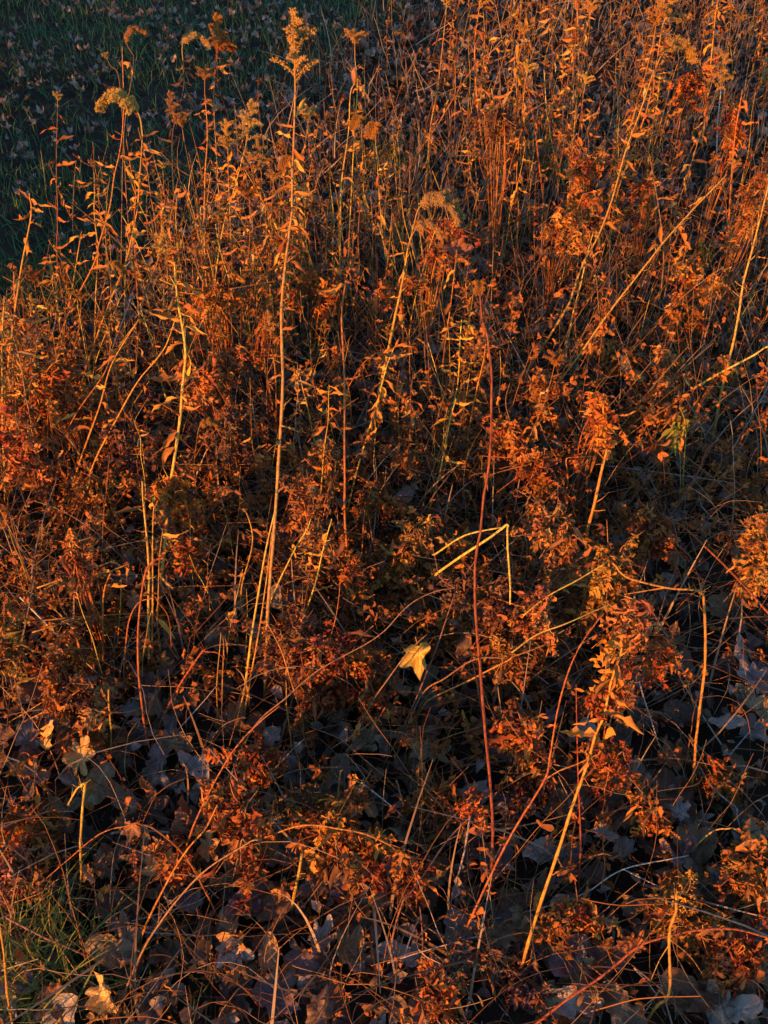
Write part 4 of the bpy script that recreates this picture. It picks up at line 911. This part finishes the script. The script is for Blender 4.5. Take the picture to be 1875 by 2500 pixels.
for lb, x, y, s, kd, c, yw, tl, z in [
    ('bright golden maple leaf caught upright on the stalks at centre', 905, 1412, 92, 'maple', 'snag', -1.5, (.9, -.45), .2),
    ('large purplish maple leaf dappled with light under the arched tangle', 755, 1925, 110, 'maple', 'purple', 1.2, (.5, -.15), .05),
    ('tan curled leaf overlapping the purplish maple leaf on its right', 815, 1945, 85, 'oval', 'tan', .5, (.4, -.2), .06),
    ('big brown leaf with a torn edge below the purplish one', 765, 2060, 110, 'maple', 'tan', 2.4, (.2, .1), .04),
    ('round tan leaf with smooth edge at bottom centre left', 582, 2060, 75, 'oval', 'tan', 1.5, (.3, 0), .04),
    ('narrow grey leaf lying below the round tan one', 590, 2130, 90, 'oval', 'grey', .5, (.1, .2), .03),
    ('pointed grey leaf at bottom centre', 695, 2115, 70, 'oval', 'grey', 1.9, (.2, .1), .035),
    ('lit orange maple leaf folded at the bottom left edge', 228, 2155, 115, 'maple', 'gold', .8, (.6, -.5), .06),
    ('small pale curled leaf left of the folded orange one', 130, 2180, 70, 'oval', 'tan', 2.6, (.3, -.3), .04),
    ('long tan leaf with a lit rim at lower left', 245, 2055, 105, 'oval', 'tan', 2.9, (.3, -.1), .05),
    ('dark grey maple leaf at lower left of centre', 500, 2055, 95, 'maple', 'grey', -1.2, (.2, .1), .05),
    ('small lit orange scrap above the dark grey maple leaf', 483, 2023, 35, 'oval', 'gold', .3, (.8, -.4), .08),
    ('golden lit leaf lying under the arching stems at lower left', 452, 1832, 75, 'maple', 'gold', .4, (.5, -.4), .06),
    ('lit yellow-tan leaf below the golden one at lower left', 345, 1880, 70, 'maple', 'gold', 2.2, (.5, -.4), .05),
    ('brown pointed leaf hanging on the crown of the wide arch', 287, 1785, 55, 'maple', 'rust', -1.57, (.9, -.3), .14),
    ('tall standing leaf lit along one face at lower left', 405, 1765, 95, 'oval', 'rust', 1.4, (.8, -.6), .07),
    ('lit crumpled leaf left of the arch foot', 190, 1885, 55, 'maple', 'gold', 0.2, (.5, -.4), .05),
    ('shaded brown leaf beside the lit crumpled one', 245, 1860, 75, 'maple', 'brown', 1.1, (.2, -.1), .04),
    ('wide orange lit leaf with lacy shadow at far left', 175, 1635, 95, 'maple', 'gold', .1, (.5, -.3), .06),
    ('curled orange leaf standing on edge at left', 107, 1590, 60, 'oval', 'gold', 1.2, (.8, -.7), .08),
    ('bright yellow-orange leaf with straight edge, lower middle', 700, 1732, 70, 'maple', 'gold', .6, (.7, -.4), .09),
    ('small bright leaf next to the pale stub, lower middle', 652, 1733, 48, 'maple', 'gold', 2.0, (.8, -.4), .09),
    ('broad rusty leaf half lit at lower left of centre', 568, 1845, 80, 'oval', 'rust', .9, (.4, -.2), .05),
    ('dark oval leaf hanging just left of the dark red cane', 1000, 1395, 60, 'oval', 'dark', 1.4, (1.0, 0), .14),
    ('grey veined leaf lying in shade at mid right', 1370, 965, 55, 'oval', 'grey', .9, (.4, .1), .04),
    ('wide pale grey leaf among shaded litter at right', 1390, 975, 85, 'maple', 'grey', .2, (.3, .2), .03),
    ('ragged pale leaf at right below the folded stem', 1465, 1755, 62, 'maple', 'grey', 1.6, (.4, .1), .06),
    ('large grey leaf shredded along one side at the right edge', 1635, 1470, 100, 'oak', 'grey', -.5, (.3, .1), .05),
    ('narrow white-grey rolled leaf at the right edge', 1600, 1410, 70, 'oval', 'grey', 1.5, (.3, .6), .06),
    ('flat brown leaf at the right edge above the rolled one', 1560, 1310, 85, 'oval', 'brown', .2, (.2, .1), .04),
    ('dark red leaf glowing at its tip at lower right', 1440, 1640, 75, 'maple', 'rust', .5, (.4, -.2), .05),
    ('dark red-brown leaf beside the reddish sweeping stem', 1145, 1680, 80, 'maple', 'rust', 2.1, (.3, .1), .05),
    ('pale curled leaf beside the torn leaves of the stout stem', 1300, 1795, 60, 'oak', 'grey', 2.4, (.5, .2), .06),
    ('grey-brown leaf in shade left of the stout leaning stem', 1170, 1840, 85, 'oval', 'grey', .3, (.2, .1), .04),
    ('dark brown oval leaf in the lower right shade', 1365, 1960, 60, 'oval', 'brown', .2, (.2, 0), .05),
    ('wide olive-grey leaf at the bottom edge, lower right', 1160, 2165, 95, 'oval', 'grey', .1, (.1, .1), .03),
    ('large brown leaf at the bottom edge beside the rusty stalk', 1290, 2090, 110, 'maple', 'brown', 1.1, (.1, .1), .03),
    ('curled pale leaf at the bottom edge near the corner', 1600, 2180, 85, 'oval', 'grey', .3, (.3, .1), .05),
    ('round brown leaf near the lower right corner', 1610, 2130, 80, 'oval', 'brown', 1.0, (.2, .1), .04),
    ('small lit square leaf left of the folded stem', 500, 1328, 28, 'oval', 'gold', .7, (1.0, -.4), .10),
    ('small lit leaf leaning by the leaves left of the goldenrod', 460, 1370, 40, 'oval', 'tan', .7, (.8, -.4), .06),
    ('pinkish veined leaf standing at the foot of the left cluster', 292, 1300, 55, 'maple', 'rust', .5, (.8, -.3), .12),
    ('tan leaf curled upright beside the tallest goldenrod foot', 598, 1290, 50, 'oval', 'tan', 1.6, (1.0, -.3), .14),
    ('grey pointed leaf in the central gap', 870, 1080, 60, 'oval', 'grey', 1.0, (.3, .1), .04),
    ('upright tan leaf tip in the central gap', 890, 995, 40, 'oval', 'tan', 1.2, (1.0, -.3), .08),
    ('dark drooping leaf on the stand near the centre, half red', 985, 540, 60, 'oval', 'rust', 0.2, (.6, .2), .42),
]:
    leaf_thing(lb, x, y, s, kd, c, yw, tl, z)
MARKS = [((100, 2090), 'the lower left grass tuft'), ((290, 1780), 'the wide brown arch'), ((175, 1820), 'the snapped yellow stub'), ((237, 1580), 'the short yellow stub'), ((320, 1400), 'the tight left cluster'),
         ((440, 1410), 'the flat-folded stem'), ((520, 1560), 'the slim yellow stems'), ((690, 1400), 'the middle rusty tangle'), ((905, 1412), 'the bright maple leaf'), ((640, 1930), 'the leaning yellow stub'), ((755, 1925), 'the purplish maple leaf'),
         ((583, 2060), 'the round tan leaf'), ((695, 2130), 'the pointed grey leaf'), ((228, 2155), 'the folded orange leaf'), ((870, 2080), 'the acute grey stalk'), ((1056, 1990), 'the cane foot'), ((1035, 1560), 'the dark red cane'),
         ((990, 1860), 'the flat grey stalk'), ((1170, 1930), 'the stout leaning stem'), ((1250, 1600), 'the thin red stem'), ((1510, 1600), 'the folded orange stem'), ((1465, 1755), 'the ragged pale leaf'), ((1440, 2060), 'the kinked yellow stem'),
         ((1300, 1910), 'the whitish straw'), ((1600, 1440), 'the rolled grey leaf'), ((1620, 1870), 'the low yellow arch'), ((1600, 2150), 'the lower right corner'), ((1200, 2160), 'the long rusty stalk'), ((1400, 1250), 'the speckled right clump'), ((870, 1150), 'the central gap'), ((1540, 1200), 'the slanting orange stalk')]
def near_mark(x, y):
    (mx_, my_), nm = min(MARKS, key=lambda m_: (m_[0][0] - x) ** 2 + (m_[0][1] - y) ** 2)
    dx, dy = x - mx_, y - my_
    return (('right of ' if dx > 0 else 'left of ') if abs(dx) > abs(dy) else ('below ' if dy > 0 else 'above ')) + nm
CWORD = {'rust': 'rusty', 'purple': 'purplish'}; SHAPE = {'maple': 'lobed', 'oval': 'oval', 'oak': 'wavy-edged'}
cnt = 0; taken = []
while cnt < 250:
    x = R.uniform(8, 1652); y = R.uniform(1180 if R.random() < .3 else 1450, 2200)
    if any((x - a) ** 2 + (y - b) ** 2 < 38 ** 2 for a, b in taken): 
        if R.random() < .97: continue
    taken.append((x, y)); kd = R.choices(('maple', 'oval', 'oak'), (2, 6, 3))[0]; c = R.choices(('grey', 'brown', 'tan', 'rust', 'purple', 'dark'), (3.5, 5, 5, 2.5, 1, 2))[0]
    z = R.uniform(.02, .055); sz = R.uniform(.05, .088); p = at_z(x, y, z)
    leaf_thing('%s %s fallen leaf %s' % (CWORD.get(c, c), SHAPE[kd], near_mark(x, y)), x, y, sz * FPX / depth(p) / 1.1302, kd, c, None, (R.gauss(0, .35), R.gauss(0, .35)), z, 'loose %s %s leaves in the litter' % (CWORD.get(c, c), SHAPE[kd]))
    cnt += 1

# ------------------------------------------------------------------ single things
# drooping green sprig
root = plant('drooping sprig of olive green leaves at mid right', [(1478, 985), (1480, 930), (1476, 895), (1468, 875)], 6, OLIVE, .0, gy=1110, name='green_sprig', cat='sprig')
c0 = at_plane(1474, 893, at_z(1478, 1110).y, .0)
for i in range(22):
    p = c0 + Vector((R.uniform(-.012, .012), R.uniform(-.012, .012), -.004 * i + R.uniform(-.01, .01)))
    link('leaf', R.choice(LANCE), root, leaf_matrix(p - root.location, R.choice((0, math.pi)) + R.gauss(0, .9), R.uniform(-1.5, -.6), R.uniform(-.6, .6), R.uniform(.035, .06)), jitter(LOLIVE if R.random() < .75 else LBRN, .25))
# pair of oval leaves, one yellow
root = plant('thin twig holding a yellow oval leaf and a grey-blue one', [(1250, 830), (1290, 820), (1330, 812), (1352, 806)], 5, GOLD, .5, gy=900, name='twig', cat='twig')
for x, y, c, yw, s in ((1370, 812, (.55, .36, .07), -.3, 38), (1349, 788, (.20, .21, .19), 2.0, 38)):
    p = at_plane(x, y, at_z(1250, 900).y, .5); 
    link('leaf', FALLEN['oval'][3], root, Matrix.Translation(p - root.location) @ Matrix.Rotation(.8, 4, 'X') @ Matrix.Rotation(yw, 4, 'Z') @ Matrix.Scale(s * 1.1302 / FPX * depth(p), 4), (*c, 1))
# two bright yellow-green leaves by the top
root = plant('thin stem with two yellow-green leaves at upper right of centre', [(1075, 330), (1066, 270), (1060, 240)], 5, OLIVE, .4, gy=470, name='green_sprig', cat='sprig')
for x, y, a, s in ((1060, 238, 1.2, .05), (1062, 248, -.3, .055)):
    p = at_plane(x, y, at_z(1075, 470).y, .4); link('leaf', LANCE[3], root, leaf_matrix(p - root.location, a, .3, .5, s), (.42, .36, .05, 1))
# seed pod on its stem
root = [o for o in bpy.data.objects if o.get('label', '').startswith('stem carrying one round brown')][0]
v, f = [], []; pr = [(0, .0), (.006, .012), (.011, .028), (.012, .040), (.009, .052), (.004, .056), (.006, .062)]
for r_, h_ in pr:
    for s in range(10): v.append(Vector((max(r_, .0015) * math.cos(s * .628), max(r_, .0015) * math.sin(s * .628), h_)))
for i in range(len(pr) - 1):
    for s in range(10): f.append((i * 10 + s, i * 10 + (s + 1) % 10, i * 10 + 10 + (s + 1) % 10, i * 10 + 10 + s))
p = at_plane(766, 184, at_z(735, 700).y, .45)
yb = root.location.y; p = at_plane(766, 184, yb, .45)
link('seed_pod', new_mesh('seed_pod', v, f, M_STEM), root, Matrix.Translation(p - root.location) @ Matrix.Scale(.8, 4), (.36, .16, .07, 1))
plant('short stem behind the round pod bearing a cream fluffy head', [(766, 300), (772, 190), (768, 130)], 6, GOLD, .45, gy=690, leaves=LV(6, .6, .95, .045, LORG), head=[('clump', .12, 0, 0)])
# green grass tufts
def tuft(label, x, y, w, n, h, colr):
    c = at_z(x, y); th_ = NR.uniform(0, 6.283, n); r_ = 1.7 * w * NR.random(n) ** .7; px = r_ * np.cos(th_); py = r_ * np.sin(th_)
    v, t, a, e = scatter(BL, np.stack([px, py, 0 * px], 1), NR.uniform(h * .5, h, n), .5, np.clip(NR.normal(colr, .18, n), 0, 1), NR)
    o = link('grass_tuft', tri_mesh('grass_tuft', v, t, M_GRASS2, {'tint': a}), None, Matrix.Translation(c)); tag(o, label, 'grass')
M_GRASS2 = tint_mat('lit_grass', [(0, (.04, .11, .03)), (.5, (.13, .22, .045)), (.85, (.28, .32, .08)), (1, (.38, .32, .13))])
BL2 = BL; BL = [blade(b_, 5, .013) for b_ in (.2, .5, .8, 1.1, -.4)]
tuft('tuft of thin green grass in the lower left corner', 90, 2095, .06, 330, .15, .66)
tuft('bright green grass tuft at upper right of centre', 1205, 372, .09, 260, .12, .6)
tuft('dull green grass patch in shade at the tip of the dark hollow', 840, 350, .11, 260, .11, .3)
tuft('small sprout of green blades at right', 1510, 575, .03, 60, .12, .45)
tuft('few green blades beside the lawn at left', 85, 625, .12, 260, .12, .35)
tuft('sparse green grass under the grey leaves at bottom left', 330, 2110, .07, 110, .09, .35)
# shaded low green rosettes
for x, y, s, lb in ((1625, 945, .035, 'small dark green rosette under the right grey stalk'), (1535, 1750, .022, 'tiny green rosette in the shaded right litter'), (1245, 1915, .03, 'little dark green feathery sprig near the thin red stem'), (545, 705, .03, 'small grey-green weed beside the tallest goldenrod')):
    c = at_z(x, y, .02); root = bpy.data.objects.new('green_rosette', None); COL.objects.link(root); root.location = c; tag(root, lb, 'plant')
    for i in range(11): link('leaf', R.choice(LANCE), root, leaf_matrix(Vector((0, 0, .01 * R.random())), i * 2.4, R.uniform(.2, .9), 0, s * R.uniform(.8, 1.5)), jitter((.045, .10, .045), .2))
# tuft of pale fibres
root = bpy.data.objects.new('fibre_tuft', None); COL.objects.link(root); c = at_z(1147, 985, .16); root.location = c; tag(root, 'small fuzzy tuft of pale tangled fibres at centre right', 'tuft')
for i in range(26):
    v, f = [], []; d = [Vector((R.gauss(0, .012), R.gauss(0, .012), R.gauss(0, .010))) for _ in range(4)]; tube(v, f, catmull(d, 4), .0005, .0004, 3)
    link('fibre', new_mesh('fibre', v, f, M_STEM), root, None, jitter((.5, .42, .2), .2))

# ------------------------------------------------------------------ the crowded stands behind: countable stalks, copied from a few grown ones
def proto(seed, kind):
    rs = random.Random(seed); h = {'leafy': .72, 'sparse': .62, 'bare': .55, 'twiggy': .6}[kind]
    root = bpy.data.objects.new({'leafy': 'leafy_stalk', 'sparse': 'dry_stalk', 'bare': 'straw_stalk', 'twiggy': 'branching_stalk'}[kind], None); root.empty_display_size = .05
    pts = [Vector((0, 0, -.02))]; d = Vector((rs.uniform(-.1, .1), rs.uniform(-.06, .12), 1))
    for i in range(6):
        pts.append(pts[-1] + d.normalized() * h / 6); d += Vector((rs.uniform(-.13, .13), rs.uniform(-.1, .1), 0))
    C = catmull(pts, 4); v, f = [], []; r0 = {'leafy': .0023, 'sparse': .0019, 'bare': .0021, 'twiggy': .0018}[kind]
    tube(v, f, C, r0, r0 * .45, 6, .12)
    st = bpy.data.objects.new('stem', new_mesh('stem', v, f, M_STEM)); st.parent = root; st.color = (*rs.choice((GOLD, ORG, YEL, RUST, BRN, (.36, .26, .14)) if kind != 'bare' else (GOLD, YEL, YEL, ORG, GOLD, YEL, (.42, .32, .16))), 1)
    kids = [st]
    def leaf(lib, t, s, c, pit=(-1.2, .3)):
        a = t * (len(C) - 1); j = min(int(a), len(C) - 2); p = C[j].lerp(C[j + 1], a - j)
        o = bpy.data.objects.new('leaf', rs.choice(lib)); o.parent = root
        o.matrix_basis = leaf_matrix(p, rs.uniform(0, 6.28), rs.uniform(*pit), rs.uniform(-.8, .8), s * rs.uniform(.6, 1.3)); o.color = jitter(c, .25); kids.append(o)
    if kind == 'leafy':
        for i in range(32): leaf(LANCE, .22 + .76 * i / 32, .06, rs.choice((LORG, LORG, LBRN, LBRN, (.20, .10, .04), (.40, .27, .11))))
    elif kind == 'sparse':
        for i in range(10): leaf(LANCE, .4 + .6 * i / 10, .055, LBRN if rs.random() < .5 else LORG)
    elif kind == 'twiggy':
        for i in range(5):
            t = .35 + .12 * i; a = t * (len(C) - 1); p = C[int(a)]; az = i * 2.4
            e_ = p + Vector((math.cos(az) * .10, math.sin(az) * .10, rs.uniform(.06, .14))); v, f = [], []
            tube(v, f, catmull([p, p.lerp(e_, .5) + Vector((0, 0, -.01)), e_], 3), .0013, .0007, 5)
            o = bpy.data.objects.new('branch', new_mesh('branch', v, f, M_STEM)); o.parent = root; o.color = (*ORG, 1); kids.append(o)
            for _ in range(3):
                o = bpy.data.objects.new('leaf', rs.choice(LANCE)); o.parent = root; o.color = jitter(LBRN, .25); kids.append(o)
                o.matrix_basis = leaf_matrix(p.lerp(e_, rs.uniform(.4, 1)), rs.uniform(0, 6.28), rs.uniform(-1, .3), 0, .045)
    if kind in ('leafy', 'twiggy') and seed % 2 == 0:
        o = bpy.data.objects.new('seed_head', rs.choice(HEADS[rs.choice(('panicle', 'panicle', 'arched', 'clump'))])); o.parent = root; kids.append(o)
        o.matrix_basis = Matrix.Translation(C[-1]) @ Matrix.Rotation(rs.uniform(0, 6.28), 4, 'Z') @ Matrix.Scale(rs.uniform(.10, .17), 4); o.color = jitter(FLF if rs.random() < .6 else LBRN, .1)
    return root, kids
PROTO = {k: [proto(i, k) for i in range(n_)] for k, n_ in (('leafy', 12), ('sparse', 9), ('bare', 10), ('twiggy', 7))}
def grow(kind, x, y, s, lean, label, group, shade_tint=1.0):
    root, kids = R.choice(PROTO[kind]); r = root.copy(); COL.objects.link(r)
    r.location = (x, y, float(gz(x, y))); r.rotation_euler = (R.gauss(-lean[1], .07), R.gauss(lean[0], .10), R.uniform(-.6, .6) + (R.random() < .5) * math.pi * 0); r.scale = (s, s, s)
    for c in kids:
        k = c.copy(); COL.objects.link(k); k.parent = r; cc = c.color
        q = shade_tint * R.uniform(.85, 1.15); k.color = (cc[0] * q, cc[1] * q, cc[2] * q, 1)
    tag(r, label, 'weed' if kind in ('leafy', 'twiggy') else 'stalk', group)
ZONES = [  # picture rows and columns where feet stand, counts by kind, size, lean, name of the place
    ((0, 300, 790, 1020), dict(leafy=5, sparse=8, bare=18, twiggy=2), (.5, .85), (.25, .0), 'in the leaning left thicket'),
    ((0, 110, 860, 1090), dict(leafy=10, sparse=4, bare=6, twiggy=1), (.5, .75), (.12, .0), 'crowding the left edge'),
    ((330, 620, 640, 860), dict(leafy=9, sparse=12, bare=40, twiggy=3), (.5, .9), (.05, .05), 'behind the stout left stem'),
    ((600, 1010, 520, 780), dict(leafy=13, sparse=16, bare=62, twiggy=4), (.45, .9), (.03, .05), 'behind the drooping pale head'),
    ((950, 1330, 330, 640), dict(leafy=11, sparse=12, bare=18, twiggy=4), (.6, 1.0), (.06, .05), 'around the green tuft'),
    ((1300, 1656, 260, 620), dict(leafy=11, sparse=12, bare=18, twiggy=4), (.6, 1.0), (.08, .05), 'in the upper right thicket'),
    ((900, 1656, 90, 280), dict(leafy=12, sparse=10, bare=14, twiggy=7), (.75, 1.1), (.05, .0), 'along the top edge'),
    ((560, 900, 120, 330), dict(leafy=0, sparse=4, bare=14, twiggy=3), (.35, .7), (.02, .0), 'in thin grass at top centre'),
    ((1180, 1656, 620, 860), dict(leafy=3, sparse=10, bare=16, twiggy=5), (.35, .65), (.12, .05), 'on open ground at mid right'),
    ((560, 1100, 790, 1120), dict(leafy=7, sparse=14, bare=24, twiggy=5), (.35, .65), (.08, .03), 'in the gap at centre'),
    ((0, 540, 1050, 1560), dict(leafy=1, sparse=8, bare=24, twiggy=3), (.3, .6), (.12, .05), 'among left foreground stems'),
    ((90, 420, 500, 640), dict(leafy=2, sparse=5, bare=3, twiggy=2), (.5, .7), (.08, .0), 'at the shaded lawn edge'),
]
KW = {'leafy': 'brown stalk hung with many curled leaves', 'sparse': 'thin stalk with few curled leaves', 'bare': 'bare straw-coloured stalk', 'twiggy': 'branching brown stalk with small leaves'}
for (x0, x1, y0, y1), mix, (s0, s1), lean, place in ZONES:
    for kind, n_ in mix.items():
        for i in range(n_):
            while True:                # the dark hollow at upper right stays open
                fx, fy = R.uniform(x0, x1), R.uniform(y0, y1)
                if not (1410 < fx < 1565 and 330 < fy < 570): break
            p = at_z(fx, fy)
            grow(kind, p.x, p.y, R.uniform(s0, s1), lean, KW[kind] + ' ' + place, kind + ' stalks ' + place, .74 if 'top' in place or 'upper' in place else 1.0)  # top and upper stalks coloured darker, painting in dimmer light
for lst in PROTO.values():           # the grown originals are not in the scene themselves
    for root, kids in lst:
        for k in kids: bpy.data.objects.remove(k)
        bpy.data.objects.remove(root)

# ------------------------------------------------------------------ tell look-alikes apart by their order across the view
def across(o):
    d = o.location - Vector((0, 0, CAM_H)); return d.x / max(.05, d.dot(CF))
same = {}
for o in COL.objects:
    if o.parent is None and 'label' in o: same.setdefault(o['label'], []).append(o)
ORD = ['leftmost', 'second from left', 'third from left', 'fourth from left', 'fifth from left', 'sixth from left', 'seventh from left', 'eighth from left', 'ninth from left', 'tenth from left']
for lb, os_ in same.items():
    if len(os_) < 2: continue
    os_.sort(key=across); m_ = len(os_)
    for i, o in enumerate(os_):
        j = m_ - 1 - i
        w_ = ('left one of two' if i == 0 else 'right one of two') if m_ == 2 else (ORD[i] if i <= j and i < 10 else ORD[j].replace('left', 'right') if j < 10 else '%dth from left' % (i + 1))
        o['label'] = lb + ', ' + w_
